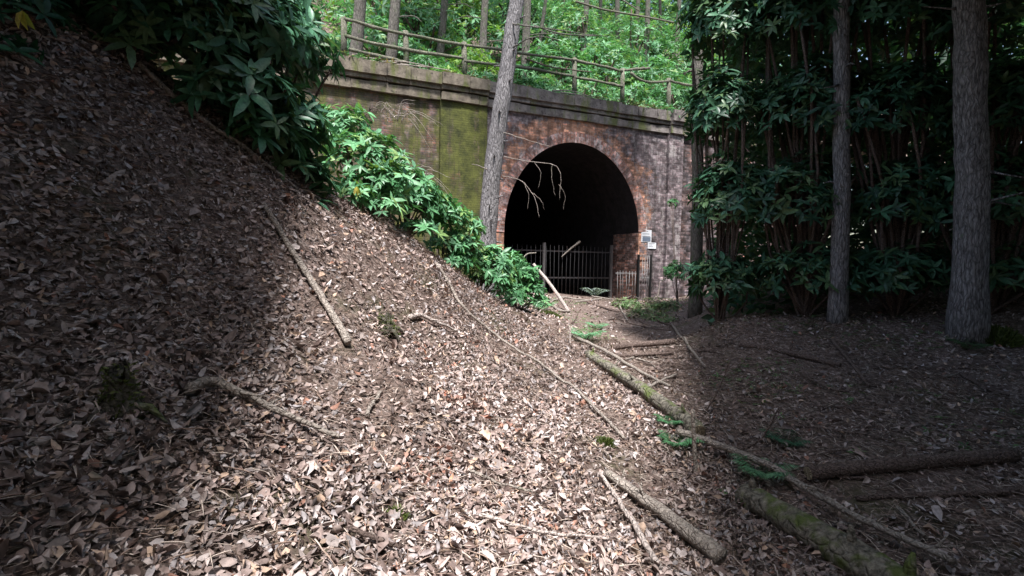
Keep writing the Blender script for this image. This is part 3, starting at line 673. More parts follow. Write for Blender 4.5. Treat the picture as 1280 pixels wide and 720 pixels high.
def stump(px, py, r, h, label, mt='moss'):
    p = hit(px, py); root = empty('tree_stump', p - Vector((0, 0, .06)), random.uniform(0, 6), label, 'stump')
    b = MB(); ks = 6; b.tube([(random.uniform(-.01, .01), 0, h * i / ks) for i in range(ks + 1)], [r * (1.5 - .75 * min(i / 4, 1) + random.uniform(-.05, .05)) for i in range(ks + 1)], 14, .16)
    b.v = [(x, y, z + (random.uniform(-.35, .15) * h if z > h * .95 else 0)) for x, y, z in b.v]
    for k in range(4):
        an = k * 1.57 + random.uniform(-.5, .5); b.tube([(r * .8 * math.cos(an), r * .8 * math.sin(an), h * .25), (r * 1.9 * math.cos(an), r * 1.9 * math.sin(an), .06), (r * 3 * math.cos(an), r * 3 * math.sin(an), -.02)], [r * .35, r * .25, r * .1], 6, .1); b.build('trunk', M['bark_log'], root, True)
    n = 500; an = rng.uniform(0, 6.28, n); zz = rng.uniform(0, h * 1.02, n); rr = r * (1.5 - .72 * np.minimum(zz / (h * .66), 1)); zz = np.where(rng.random(n) < .5, zz * .5, zz)
    rr = np.where(zz > h * .97, rr * np.sqrt(rng.random(n)), rr)
    pos = np.c_[rr * np.cos(an), rr * np.sin(an), zz]; nn = np.c_[np.cos(an), np.sin(an), np.full(n, .4)]
    col = np.array([(.10, .13, .035), (.06, .085, .02), (.15, .17, .06)])[rng.integers(0, 3, n)]
    me = leaves_mesh('moss', pos, nn + rng.normal(0, .6, (n, 3)), rng.normal(0, 1, (n, 3)), rng.uniform(.015, .035, n), .012, col); link('moss', me, M['leaf'], root)
    return root
stump(482, 412, .085, .20, 'small mossy dark stump on the sunlit part of the bank')
stump(150, 515, .07, .26, 'dark mossy stump on the shaded left bank')
def mossclump(px, py, r, label, n=1400, cols=((.09, .12, .03), (.06, .08, .02), (.14, .17, .05)), L=(.02, .05), name='moss_clump', cat='moss', flat=.5, w=.012):
    p = hit(px, py); an = rng.uniform(0, 6.28, n); rr = r * np.sqrt(rng.random(n)); zz = r * flat * (1 - (rr / r) ** 2) * rng.uniform(.2, 1, n)
    x = rr * np.cos(an); y = rr * np.sin(an)
    pos = np.c_[x, y, zz + H(p.x + x, p.y + y) - p.z]; nn = np.c_[x / r, y / r, np.full(n, .8)] + rng.normal(0, .4, (n, 3))
    me = leaves_mesh(name, pos, nn, rng.normal(0, 1, (n, 3)), rng.uniform(*L, n), w, np.array(cols)[rng.integers(0, len(cols), n)])
    o = link(name, me, M['leaf']); o.location = p; return tag(o, label, cat)
mossclump(758, 556, .10, 'dark green moss clump on the leaves below the long thin branch')
mossclump(497, 650, .035, 'tiny moss tuft near the bottom left of the sunlit leaves', 260)
mossclump(690, 395, .30, 'green mossy hummock at the crest of the bank beside the shrub', 2500, flat=.3)
mossclump(1245, 425, .3, 'low dark green weeds at the foot of the dark thicket at far right', 1500, L=(.05, .12), name='weeds', cat='weeds', w=.02)

# ferns
def fern(px, py, s, label, n=9, cols=((.12, .28, .15), (.17, .35, .20), (.09, .21, .11)), Y=None, group=None):
    p = hit(px, py) if Y is None else Vector((at(px, py, Y).x, Y, h1(at(px, py, Y).x, Y)))
    root = empty('fern', p, random.uniform(0, 6), label, 'fern', group)
    for k in range(n):
        an = k * 2 * math.pi / n + random.uniform(-.3, .3); L = s * random.uniform(.7, 1.1); d = np.array([math.cos(an), math.sin(an)])
        K = 22; t = np.linspace(.12, 1, K); r = L * t * .9; z = L * (1.15 * t - .8 * t * t)
        c = np.c_[d[0] * r, d[1] * r, z]; sd = np.array([-d[1], d[0], 0])
        c[:, 2] += 0; pos = np.repeat(c, 2, 0); sg = np.tile([1, -1], K)[:, None]; tt = np.repeat(t, 2)
        ax = sd[None] * sg + np.r_[d, 0][None] * .45 + rng.normal(0, .12, (2 * K, 3)) + np.array([[0, 0, -.1]])
        LL = L * .24 * np.sin(np.pi * np.clip(tt * .9 + .1, 0, 1)) + .01
        col = np.array(cols)[rng.integers(0, len(cols), 2 * K)] * rng.uniform(.8, 1.2, (2 * K, 1))
        me = leaves_mesh('frond', pos, ax, np.tile([[0, 0, 1.]], (2 * K, 1)), LL, LL * .15 + .001, col, cup=.1, curl=.2); link('frond', me, M['leaf'], root)
    return root
fern(732, 426, .5, 'pale green fern at the upper end of the mossy log', 13, ((.16, .36, .2), (.22, .44, .26)))
fern(748, 412, .4, 'pale fern on the hollow floor behind the mossy log', 11, ((.16, .36, .2), (.22, .44, .26)))
fern(845, 560, .30, 'bright green fern at the right edge below the mossy log', cols=((.10, .27, .12), (.14, .34, .17), (.08, .22, .10)))
fern(838, 532, .22, 'small bright fern touching the lower end of the mossy log', cols=((.10, .27, .12), (.14, .34, .17), (.08, .22, .10)))
FB = ((.18, .42, .22), (.24, .50, .28), (.14, .34, .17))
fern(678, 388, .5, 'low pale green fern at the foot of the bank shrubs', 12, FB)
fern(655, 384, .4, 'feathery pale fern under the long-leaved rhododendron', 11, FB)
fern(598, 352, .45, 'feathery pale fern on the crest below the trunk base', 12, FB)
fern(744, 360, .95, 'pale bluish fronds added as haze just behind the iron gate', cols=((.34, .44, .42), (.44, .54, .52)), Y=21.9)  # pale fronds stand in for a wisp of haze by the gate
fern(952, 600, .34, 'dark green fern beside the thick log in the right shade')
fern(985, 560, .30, 'dark fern in the middle of the shaded right ground', cols=((.05, .12, .07), (.06, .15, .09)))
def brush(px, py, w, h, pal, label, n=90):
    p = hit(px, py); root = empty('brushwood', p, 0, label, 'brushwood'); d = nrm(rng.normal(0, 1, (n, 3))); d[:, 2] = np.abs(d[:, 2])
    c = d * np.array([w, w * .6, h]) * rng.uniform(.3, 1, (n, 1)); Ps = whorls(c, d + [0, 0, .6], .15, 6, pal)
    link('foliage', leaves_mesh('foliage', *Ps, simple=True), M['leaf'], root); b = MB()
    for k in range(12):
        t = Vector((random.uniform(-1, 1) * w, random.uniform(-.6, .6) * w, random.uniform(.2, 1) * h)); b.tube(smoothline([Vector((-t.x * .6, t.y, .02)), Vector((0, 0, h * .5)), t * 1.25], 3, .02), [.016 - .0015 * i for i in range(7)], 5)
    b.build('twig', M['bark_pale'], root, True)
BR = [(.14, .26, .10), (.20, .30, .14), (.28, .30, .18), (.30, .26, .20)]
brush(790, 385, .6, .35, BR, 'green and brown brushwood left of the pile at the far wall')
brush(812, 387, .6, .45, BR, 'green brushwood in the middle of the pile at the far wall')
brush(834, 389, .6, .5, BR, 'green brushwood at the right of the pile at the far wall')
brush(776, 382, .4, .3, BR, 'green and brown brushwood under the low pale railing')
brush(800, 396, .5, .3, BR, 'low brushwood on the hollow floor in front of the grille')
brush(825, 400, .5, .3, BR, 'low brushwood on the hollow floor before the pale rootstock')
brush(836, 403, .35, .16, BR, 'yellowish low brushwood on the hollow floor at the right edge', 50)
fern(1215, 440, .4, 'low dark fern at the foot of the dark thicket', cols=((.07, .15, .07), (.1, .18, .08)))

def cloud_leaves(name, pts, size, pal, parent, m='leaf', base=Vector((0, 0, 0)), simple=True):
    n = len(pts); d = rng.normal(0, 1, (n, 3)); no = rng.normal(0, .6, (n, 3)) + [0, 0, 1]
    col = np.array(pal)[rng.integers(0, len(pal), n)] * rng.uniform(.7, 1.25, (n, 1))
    me = leaves_mesh(name, pts - np.array(base)[None], d * [1, 1, .5], no, size * rng.uniform(.6, 1.3, n), size * rng.uniform(.35, .55, n), col, cup=.2, simple=simple)
    return link(name, me, M[m], parent)

# ------------------------------------------------------------ shrubs
G_TEAL = [(.11, .28, .13), (.14, .35, .16), (.07, .20, .09), (.20, .42, .22), (.12, .27, .15), (.20, .32, .11)]
G_YEL = [(.16, .30, .05), (.22, .36, .07), (.09, .22, .05), (.12, .26, .06)]
G_MID = [(.07, .20, .08), (.10, .27, .11), (.14, .32, .13), (.05, .14, .06)]
def shrub_from_blobs(name, base, blobs, pal, leaf, nwh, label, cat='shrub', nl=7, group=None, mt='rhodo', stems=True, simple=False, up=.5):
    """blobs: (centre world, radius xyz). Twig-end rosettes over and inside each blob, thinning inwards"""
    base = Vector(base); root = empty(name, base, 0, label, cat, group)
    vol = [b[1][0] * b[1][2] for b in blobs]; tot = sum(vol); Ps = []; stem = MB()
    for (c, r), v in zip(blobs, vol):
        n = max(8, int(nwh * v / tot)); d = nrm(rng.normal(0, 1, (n, 3))); d[:, 2] = np.where(d[:, 2] < -.3, -d[:, 2], d[:, 2]); d = nrm(d)
        rr = rng.uniform(.45, 1.0, n) ** .6; rr *= 1 + .18 * np.sin(d[:, 0] * 5 + c[0] * 3) * np.cos(d[:, 2] * 6 + c[1])
        cen = np.array(c)[None] - np.array(base)[None] + d * np.array(r)[None] * rr[:, None]
        Ps.append(whorls(cen, d + np.array([[0, 0, up]]) + rng.normal(0, .25, d.shape), leaf, nl, pal))
        if stems:
            for k in range(max(3, int(n / 40))):
                tip = Vector(cen[rng.integers(0, n)].tolist()); mid = tip * .5 + Vector((random.uniform(-.1, .1), random.uniform(-.1, .1), .02)) * r[0] * 2
                stem.tube(smoothline([Vector((random.uniform(-.08, .08), random.uniform(-.05, .05), -.08)), mid, tip], 3, .01), [.022 * r[0] + .006 - i * .0007 for i in range(7)], 5)
    pp = merge_leaf_params(Ps); me = leaves_mesh('foliage', *pp, cup=.12, curl=.22, simple=simple); link('foliage', me, M[mt], root)
    if stems and stem.v: stem.build('stem', M['bark_brown'], root, True)
    return root
def blob(px, py, Y, rx, ry, rz): return (tuple(at(px, py, Y)), (rx, ry, rz))
def gz(px, Y): p = at(px, 300, Y); return Vector((p.x, p.y, h1(p.x, p.y)))
RL = .185
shrub_from_blobs('rhododendron', gz(452, 8.2), [blob(450, 205, 8.2, .7, .6, .48), blob(470, 235, 8.0, .55, .5, .4), blob(425, 165, 8.6, .6, .5, .42), blob(478, 262, 7.9, .42, .4, .22), blob(448, 248, 7.6, .3, .3, .2)], G_TEAL, RL, 400, 'glossy rhododendron at the left end of the sunlit crest', 'rhododendron')
shrub_from_blobs('rhododendron', gz(505, 8.9), [blob(500, 235, 8.9, .6, .5, .42), blob(518, 258, 8.9, .45, .5, .3), blob(528, 252, 9.3, .4, .4, .32), blob(524, 290, 8.9, .4, .4, .2), blob(548, 262, 9.4, .35, .4, .3)], G_TEAL, RL, 330, 'glossy rhododendron second from the left on the sunlit crest', 'rhododendron')
shrub_from_blobs('rhododendron', gz(562, 9.9), [blob(558, 278, 9.9, .5, .45, .36), blob(562, 305, 9.9, .4, .4, .26), blob(578, 312, 10.2, .4, .4, .3), blob(570, 330, 9.9, .35, .4, .18), blob(585, 290, 10.4, .3, .3, .25)], G_TEAL, RL, 280, 'rhododendron on the crest just left of the leaning trunk base', 'rhododendron')
shrub_from_blobs('rhododendron', gz(600, 10.8), [blob(600, 335, 10.8, .5, .45, .36), blob(620, 330, 11, .4, .4, .36), blob(612, 350, 10.8, .5, .4, .22), blob(632, 362, 11, .35, .3, .18)], G_TEAL, RL, 280, 'rhododendron on the crest in front of the leaning trunk base', 'rhododendron')
shrub_from_blobs('rhododendron', gz(648, 12), [blob(640, 336, 12, .32, .32, .42), blob(652, 350, 12, .42, .35, .36), blob(664, 365, 12, .30, .3, .25), blob(645, 372, 11.8, .4, .3, .2), blob(672, 380, 12, .28, .25, .16)], G_MID + G_TEAL[:2], .19, 240, 'long-leaved rhododendron at the low right end of the crest', 'rhododendron')
# big dark shrubs over the shaded bank
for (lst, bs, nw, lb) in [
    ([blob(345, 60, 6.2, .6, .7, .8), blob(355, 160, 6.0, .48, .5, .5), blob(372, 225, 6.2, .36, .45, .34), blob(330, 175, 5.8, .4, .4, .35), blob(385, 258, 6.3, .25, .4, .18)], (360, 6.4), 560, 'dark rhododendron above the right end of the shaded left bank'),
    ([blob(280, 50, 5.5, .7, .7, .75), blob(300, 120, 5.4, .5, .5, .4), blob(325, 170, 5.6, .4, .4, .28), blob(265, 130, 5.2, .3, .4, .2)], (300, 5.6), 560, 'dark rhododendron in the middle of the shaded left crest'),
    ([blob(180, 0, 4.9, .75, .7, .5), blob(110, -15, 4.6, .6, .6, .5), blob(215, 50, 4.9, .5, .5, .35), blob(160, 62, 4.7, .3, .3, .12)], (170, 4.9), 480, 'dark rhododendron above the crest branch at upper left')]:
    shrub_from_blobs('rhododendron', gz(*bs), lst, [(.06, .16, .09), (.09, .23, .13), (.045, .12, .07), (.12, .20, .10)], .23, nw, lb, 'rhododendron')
shrub_from_blobs('rhododendron', gz(15, 3.9), [blob(12, 25, 3.9, .4, .4, .35), blob(10, 75, 3.6, .16, .2, .14)], [(.03, .10, .055), (.05, .15, .08)], .13, 130, 'small rhododendron at the top left corner of the bank', 'rhododendron')
# two yellowing leaves
for (px, py, Y, L, lb) in ((446, 248, 7.2, .13, 'yellow leaf hanging at the left edge of the sunlit shrubs'), (28, 28, 3.4, .12, 'yellow leaf hanging in the dark shrub at the top left corner')):
    p = at(px, py - 15, Y); n = 3
    me = leaves_mesh('yellow_leaf', np.zeros((n, 3)), np.array([[.1, 0, -1], [.35, .2, -.9], [-.3, -.1, -.9]]), np.array([[0, -1, .2]] * 3), L, L * .38, np.array([(.55, .52, .10), (.4, .45, .1), (.6, .5, .15)]))
    o = link('yellow_leaf', me, M['leaf']); o.location = p; tag(o, lb, 'leaf')
# shrub on the right, shaded
shrub_from_blobs('ivy_shrub', gz(850, 17.5), [blob(843, 345, 17.6, .38, .4, .55), blob(841, 255, 20, .22, .2, .2)], G_MID, .13, 170, 'green shrub against the right edge of the far portal wall', 'shrub')

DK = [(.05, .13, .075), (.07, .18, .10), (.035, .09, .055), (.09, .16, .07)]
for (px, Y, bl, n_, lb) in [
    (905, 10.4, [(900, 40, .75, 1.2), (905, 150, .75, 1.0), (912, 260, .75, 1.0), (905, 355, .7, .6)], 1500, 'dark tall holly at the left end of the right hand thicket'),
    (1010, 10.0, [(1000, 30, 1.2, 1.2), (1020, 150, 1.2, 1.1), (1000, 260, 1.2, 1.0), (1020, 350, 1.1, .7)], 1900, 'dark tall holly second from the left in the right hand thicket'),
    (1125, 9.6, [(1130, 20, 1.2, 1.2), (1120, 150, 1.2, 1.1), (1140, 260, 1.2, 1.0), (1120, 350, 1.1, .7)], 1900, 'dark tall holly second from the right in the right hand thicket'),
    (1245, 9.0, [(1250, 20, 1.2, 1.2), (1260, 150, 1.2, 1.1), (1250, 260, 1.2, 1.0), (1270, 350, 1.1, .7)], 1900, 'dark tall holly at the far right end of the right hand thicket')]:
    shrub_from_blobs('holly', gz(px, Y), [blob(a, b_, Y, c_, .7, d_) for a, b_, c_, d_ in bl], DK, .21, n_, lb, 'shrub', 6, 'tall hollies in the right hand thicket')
n = 60000; y_ = rng.uniform(10.6, 16, n); x_ = rng.uniform(0, 1, n) * 18 + .40 * y_; z_ = rng.uniform(0, 1, n) * 9.5 * (1 - .3 * vnoise(x_, y_, .6, 77)); z_ = np.minimum(z_, 1.2 + (x_ - .36 * y_) * 7)
o = cloud_leaves('thicket', np.c_[x_, y_, H(x_, y_) + z_], .30, DK, None); tag(o, 'dense dark thicket closing the shaded right side behind the hollies', 'thicket', kind='stuff')
def side_trunk(px, Y, w, lb, m='bark_far', top=-260, lean=0):
    b0 = gz(px, Y); root = empty('tree', b0, 0, lb, 'tree'); P = [Vector((0, 0, -.2))] + [at(px + lean * k, 330 - k * 75, Y) - b0 for k in range(1, 9)]; P.append(P[-1] + Vector((lean * .01, 0, 3)))
    L = smoothline(P, 4, .01); r = w / F * Y / 2; b = MB(); b.tube(L, [r * (1.25 if i < 2 else 1.05 - .008 * i) for i in range(len(L))], 14, .06); b.build('trunk', M[m], root, True)
    for k in range(9):
        q = L[random.randrange(3, len(L) - 4)]; an = random.uniform(2.8, 6.6); d = Vector((math.cos(an), math.sin(an), random.uniform(-.4, .3)))
        b = MB(); b.tube([q + d * r * .7, q + d * (r + random.uniform(.04, .12)), q + d * (r + random.uniform(.15, .5)) + Vector((0, 0, random.uniform(-.1, .05)))], [.028, .018, .006], 6, .2); b.build('snag', M[m], root, True)
    c = L[-1]; n = 3500; d = nrm(rng.normal(0, 1, (n, 3))); cloud_leaves('crown', np.array(c)[None] + d * [1.6, 1.6, 2.2] * (rng.uniform(.2, 1, (n, 1)) ** .5), .3, DK, root)
    return root
side_trunk(1052, 9.4, 19, 'dark upright trunk in front of the middle of the right hand thicket', 'bark_hero')
side_trunk(1216, 8.4, 34, 'thick dark trunk in front of the far right thicket', 'bark_hero', lean=-1)
side_trunk(872, 15, 14, 'slim brown trunk right of the tunnel wall at the thicket edge', 'bark_far')

# bare twig tangle hanging from the left retaining wall
def tangle(p0, n, s, label, m='bark_pale', down=.5):
    root_b = MB(); p0 = Vector(p0)
    for k in range(n):
        an = random.uniform(-.5, 2.4); L = s * random.uniform(.5, 1.1); d = Vector((math.cos(an), random.uniform(-.3, .1), math.sin(an) * .6))
        pts = [Vector((random.uniform(-.2, .2), 0, random.uniform(-.1, .1))), d * L * .5 + Vector((0, 0, .12 * s)), d * L + Vector((.1, 0, -down * L * random.uniform(.3, 1.2)))]
        root_b.tube(smoothline(pts, 5, .015), [.010 - .0008 * i for i in range(11)], 5)
    o = root_b.build('bare_bush', M[m], None, True); o.location = p0; return tag(o, label, 'bush')
tangle(at(492, 150, 13), 16, 1.2, 'tangle of bare bleached twigs before the brown retaining wall')
tangle(at(520, 225, 9.3), 13, .75, 'loop of bare arching twigs over the sunlit rhododendrons')
tangle(at(452, 150, 8.8), 10, .6, 'bare brown twigs poking from the leftmost sunlit rhododendron', 'bark_brown')

# ------------------------------------------------------------ the tall leaning trunk
tb = gz(606, 14.2); tree = empty('conifer', tb, 0, 'tall grey leaning conifer trunk standing left of the tunnel arch', 'tree')
T = [at(606, 372, 14.2), at(609, 300, 14.2), at(617, 200, 14.2), at(631, 107, 14.2), at(646, 0, 14.3), at(664, -120, 14.4), at(690, -300, 14.6), at(710, -430, 14.7)]
T = [p - tb for p in smoothline(T, 8, .012)]; K = len(T); rad = [.36 if i == 0 else .285 - .0028 * i for i in range(K)]; rad[1] = .32; rad[2] = .30
b = MB(); b.tube(T, rad, 22, .045); b.build('trunk', M['bark_hero'], tree, True)
def limb(pts, r, mt='bark_pale', parent=tree, base=tb):
    L = smoothline([Vector(p) - base for p in pts], 6, .012); k = len(L)
    b = MB(); b.tube(L, [r * (1 - .75 * i / k) for i in range(k)], 6, .1); return b.build('branch', M[mt], parent, True)
limb([at(628, 165, 14.1), at(650, 172, 13.6), at(690, 184, 13.2)], .013)
limb([at(630, 195, 14.1), at(660, 202, 13.6), at(692, 206, 13.2), at(701, 222, 13.1), at(699, 250, 13.1)], .012)
limb([at(690, 205, 13.2), at(690, 222, 13.2), at(694, 246, 13.2)], .007)
limb([at(628, 220, 14.1), at(652, 226, 13.6), at(668, 247, 13.3), at(674, 272, 13.2)], .011)
limb([at(668, 203, 13.5), at(676, 216, 13.4), at(673, 236, 13.4)], .007)
limb([at(699, 230, 13.1), at(706, 244, 13.1), at(704, 262, 13.1)], .006)
limb([at(664, 240, 13.4), at(676, 250, 13.3), at(680, 262, 13.3)], .006)
limb([at(652, 226, 13.6), at(660, 240, 13.5), at(660, 262, 13.5)], .008)
limb([at(640, 60, 14.1), at(668, 46, 13.6), at(700, 50, 13.2)], .022, 'bark_far')
limb([at(614, 215, 14.1), at(600, 208, 13.9), at(590, 205, 13.7)], .02)
limb([at(640, 30, 14.1), at(680, 35, 13), at(760, 46, 12.2)], .022, 'bark_far')
for k in range(26):  # broken snags
    i = random.randrange(5, K - 8); p = T[i]; an = random.uniform(2.6, 6.8); d = Vector((math.cos(an), math.sin(an), random.uniform(-.3, .4)))
    b = MB(); b.tube([p + d * .2, p + d * (.26 + random.uniform(.03, .2))], [.03, .012], 6, .2); b.build('snag', M['bark_hero'], tree, True)
top = T[-1]
n = 9000; d = nrm(rng.normal(0, 1, (n, 3))); pts = np.array(top + tb)[None] + np.c_[d[:, 0] * 2.0, d[:, 1] * 2.0, d[:, 2] * 3.2] * (rng.uniform(.3, 1, (n, 1)) ** .5)
pts += vnoise(pts[:, 0], pts[:, 2], .9, 3)[:, None] * .9
cloud_leaves('crown', pts, .2, G_MID, tree, base=tb)

# two hanging twigs in front of the far arch
def onplane(Fr, px, py, t): u, z = Fr.loc(px, py, t); return Fr.world(u, t, z)
air_stick('branch', [onplane(W, 702, 321, 1.30), onplane(W, 712, 312, 1.38), onplane(W, 725, 302, 1.45)], (.022, .05), M['bark_pale'], 'short pale branch caught slanting on the top rail of the far gate', 'branch')
p = hit(650, 350, 9); air_stick('branch', [at(648, 332, 12.2), at(658, 318, 12.2), at(670, 316, 12.2)], (.02, .012), M['bark_pale'], 'bare bent twig rising from the long-leaved rhododendron', 'twig')

# ------------------------------------------------------------ fence above the far wall
fe = empty('rustic_fence', hill_px(600, 1.2), 0, 'weathered post and rail fence along the top of the far wall', 'fence'); fb = fe.location.copy(); tF = 1.2
def fp(px, py, t=tF): u, z = W.loc(px, py, t); return W.world(u, t, z) - fb
for (px, yt, yb) in ((507, 39, 90), (580, 53, 100), (718, 73, 120), (778, 86, 132), (836, 98, 146), (430, 22, 74)):
    b = MB(); a, c = fp(px, yt), fp(px + random.uniform(-1, 1), yb); b.tube([c, (a + c) / 2 + Vector((.01, 0, 0)), a], [.11, .105, .10], 8, .08); b.build('post', M['rail'], fe, True)
for pts in ([(430, 24), (507, 43), (580, 56)], [(430, 45), (507, 62), (580, 73)], [(580, 56), (640, 64), (718, 76)], [(580, 76), (650, 84), (718, 95)], [(718, 75), (750, 82), (778, 89)],
            [(718, 96), (778, 108)], [(780, 88), (800, 86), (812, 85)], [(788, 91), (806, 102), (836, 101)], [(836, 101), (870, 108)], [(436, 62), (507, 78)]):
    b = MB(); L = smoothline([fp(*q, tF - .07) for q in pts], 4, .022); b.tube(L, [.058 + random.uniform(-.01, .01) for _ in L], 7, .12); b.build('rail', M['rail'], fe, True)

# ------------------------------------------------------------ trees on the hillside
def hill_tree(px, t, w, top_px, lean, label, group='trees on the hillside', col='bark_far', h=None):
    base = hill_px(px, t); Y = base.y; r = w / F * Y / 2; ht = h or random.uniform(15, 19)
    root = empty('tree', base, 0, label, 'tree', group)
    topx = (at(top_px, 0, Y).x - at(px, 0, Y).x)
    zz0 = at(px, 0, Y).z - base.z
    slope = topx / max(zz0, 1)
    P = [Vector((slope * z + random.uniform(-.03, .03), random.uniform(-.03, .03), z)) for z in np.linspace(-.3, ht, 12)]
    b = MB(); b.tube(P, [r * (1.15 if i == 0 else 1 - .06 * i) for i in range(12)], 12, .06); b.build('trunk', M[col], root, True)
    for k in range(4):
        z = random.uniform(2, 9); p = Vector((slope * z, 0, z)); an = random.choice([0, math.pi]) + random.uniform(-.5, .5); L = random.uniform(.8, 2.2)
        b = MB(); b.tube(smoothline([p, p + Vector((math.cos(an) * L * .6, math.sin(an) * .4, .1)), p + Vector((math.cos(an) * L, -.3, -.25))], 4, .02), [.03 - .002 * i for i in range(9)], 5); b.build('branch', M[col], root, True)
    n = 2600; d = nrm(rng.normal(0, 1, (n, 3))); c = np.array([slope * ht, 0, ht])
    pts = c[None] + np.c_[d[:, 0] * 1.8, d[:, 1] * 1.8, d[:, 2] * 3.4] * (rng.uniform(.2, 1, (n, 1)) ** .5)
    cloud_leaves('crown', pts, .3, G_MID, root)
    return root
for (px, t, w, tp, lb) in [(440, 3.5, 17, 450, 'thick dark trunk at the left end of the hillside fence'), (486, 2.0, 14, 494, 'grey ivy-flecked trunk just left of the first fence post'),
        (548, 6.5, 10, 555, 'brownish trunk between the first two fence posts'), (602, 5.0, 10, 605, 'straight pale trunk left of the leaning conifer'),
        (656, 6, 12, 658, 'grey trunk half hidden by the leaning conifer'), (668, 9, 5, 680, 'slim trunk leaning right beside the leaning conifer'),
        (726, 10, 8, 731, 'pale trunk above the middle of the arch'), (771, 16, 7, 769, 'yellowish slim trunk in the distance'),
        (794, 18, 6, 795, 'very thin distant trunk left of the pale right trunk'), (806, 10, 8, 807, 'pale grey trunk above the right fence post'),
        (826, 18, 5, 822, 'thin distant trunk right of the pale right trunk'), (700, 20, 5, 702, 'thin far trunk right of the slim leaning one'),
        (750, 22, 5, 748, 'thin far trunk between the pale trunk and the yellowish one'), (842, 14, 7, 846, 'pale trunk at the right end of the hillside'),
        (520, 16, 6, 522, 'thin far trunk behind the first fence post'), (572, 18, 5, 573, 'thin far trunk behind the second fence post'), (625, 20, 5, 628, 'thin far trunk just left of the leaning conifer')]:
    hill_tree(px, t, w, tp, 0, lb)
# fallen thin poles leaning across the slope above
air_stick('leaning_branch', [at(668, 32, 24), at(700, 42, 24.5), at(745, 45, 25)], (.04, .03), M['bark_far'], 'thin mossy branch crossing the undergrowth right of the conifer', 'branch')
air_stick('leaning_branch', [at(720, 2, 24), at(755, 12, 25), at(800, 20, 25), at(842, 28, 26)], (.05, .04), M['rail'], 'long mossy branch crossing the trunks at top right', 'branch')
air_stick('leaning_branch', [at(775, -2, 25), at(800, 14, 25)], (.04, .03), M['rail'], 'short slanting branch above the long mossy branch', 'branch')
air_stick('leaning_branch', [at(656, 73, 20.4), at(690, 84, 20.6), at(740, 90, 21)], (.035, .02), M['bark_brown'], 'dark drooping branch in front of the fence rails', 'branch')

# ------------------------------------------------------------ undergrowth above
def hshrub(px, t, zc_, rx, rz, pal, lb, n=150, leaf=.2, ry=None):
    p = hill_px(px, t); c = (p.x, p.y, p.z + zc_)
    bl = [(c, (rx, ry or rx * .8, rz)), ((p.x + rx * .6, p.y - .1, p.z + zc_ * .7), (rx * .6, rx * .6, rz * .6)), ((p.x - rx * .6, p.y + .1, p.z + zc_ * .8), (rx * .6, rx * .6, rz * .6))]
    return shrub_from_blobs('undergrowth_shrub', p, bl, pal, leaf, n, lb, 'shrub', 6, 'shrubs above the far wall', simple=True, mt='leaf')
LS = [(590, 1.6, .35, .8, .45, G_TEAL, 'green shrub at the second fence post'), (555, 1.0, .25, .7, .35, G_YEL, 'low bright shrub spilling over the wall between the first fence posts'),
 (535, 3.5, .8, 1.3, 1.0, G_MID, 'dark green shrub behind the first fence post'), (590, 3.6, 1.2, 1.2, 1.3, G_YEL, 'yellow-green shrub behind the second fence post'),
 (470, 6, 1.2, 1.8, 1.3, G_TEAL, 'teal shrub behind the left fence end'), (520, 8, 1.5, 2.2, 1.7, G_TEAL, 'tall teal shrub between the brown and grey trunks'),
 (615, 2.0, .4, .8, .5, G_TEAL, 'shrub at the wall top left of the conifer'), (655, 1.2, .3, .7, .4, G_MID, 'small shrub at wall top right of the conifer'),
 (675, 2.5, .6, 1.1, .8, G_TEAL, 'shrub behind the fence right of the conifer'), (700, 1.0, .2, .7, .3, G_MID, 'low shrub at the wall top over the arch left side'),
 (745, 1.5, .35, .9, .45, G_TEAL, 'shrub between the third and fourth fence posts'), (735, 3.2, 1.0, 1.3, 1.1, G_TEAL, 'tall shrub behind the third fence post'),
 (785, 3.0, 1.1, 1.3, 1.2, G_TEAL, 'tall shrub behind the fourth fence post'), (815, .9, .25, 1.0, .5, G_TEAL, 'shrub drooping over the coping at the right'),
 (832, .2, .0, .55, .4, G_MID, 'leafy spray hanging over the coping at the right end'), (838, 2.5, 1.2, 1.3, 1.2, G_MID, 'rounded green shrub at the right end of the fence'),
 (690, 6, 1.5, 2.0, 1.6, G_MID, 'green shrub on the slope above the conifer side'), (760, 7, 1.6, 2.2, 1.9, G_TEAL, 'large teal shrub above the arch'),
 (820, 6, 1.5, 2.0, 1.7, G_TEAL, 'large shrub below the pale right trunk'), (560, 12, 2.0, 2.5, 2.3, G_YEL, 'bright leafy shrub high behind the second post'),
 (640, 12, 2.0, 2.5, 2.3, G_MID, 'tall green shrub high behind the conifer'),
 (712, 11, 2.2, 2.4, 2.4, G_TEAL, 'tall teal shrub high between conifer and pale trunk'), (790, 11, 2.4, 2.6, 2.6, G_TEAL, 'tall teal shrub high above the fourth fence post'),
 (845, 10, 2.4, 2.6, 2.6, G_MID, 'tall green shrub high at the right end of the hillside'), (480, 13, 2.2, 2.6, 2.4, G_TEAL, 'tall teal shrub high behind the left fence end')]
for (px, t, z, rx, rz, pal, lb) in LS:
    hshrub(px, t, z, rx, rz, pal, lb, n=int(170 + 190 * rx), leaf=.22 if t < 5 else .30)
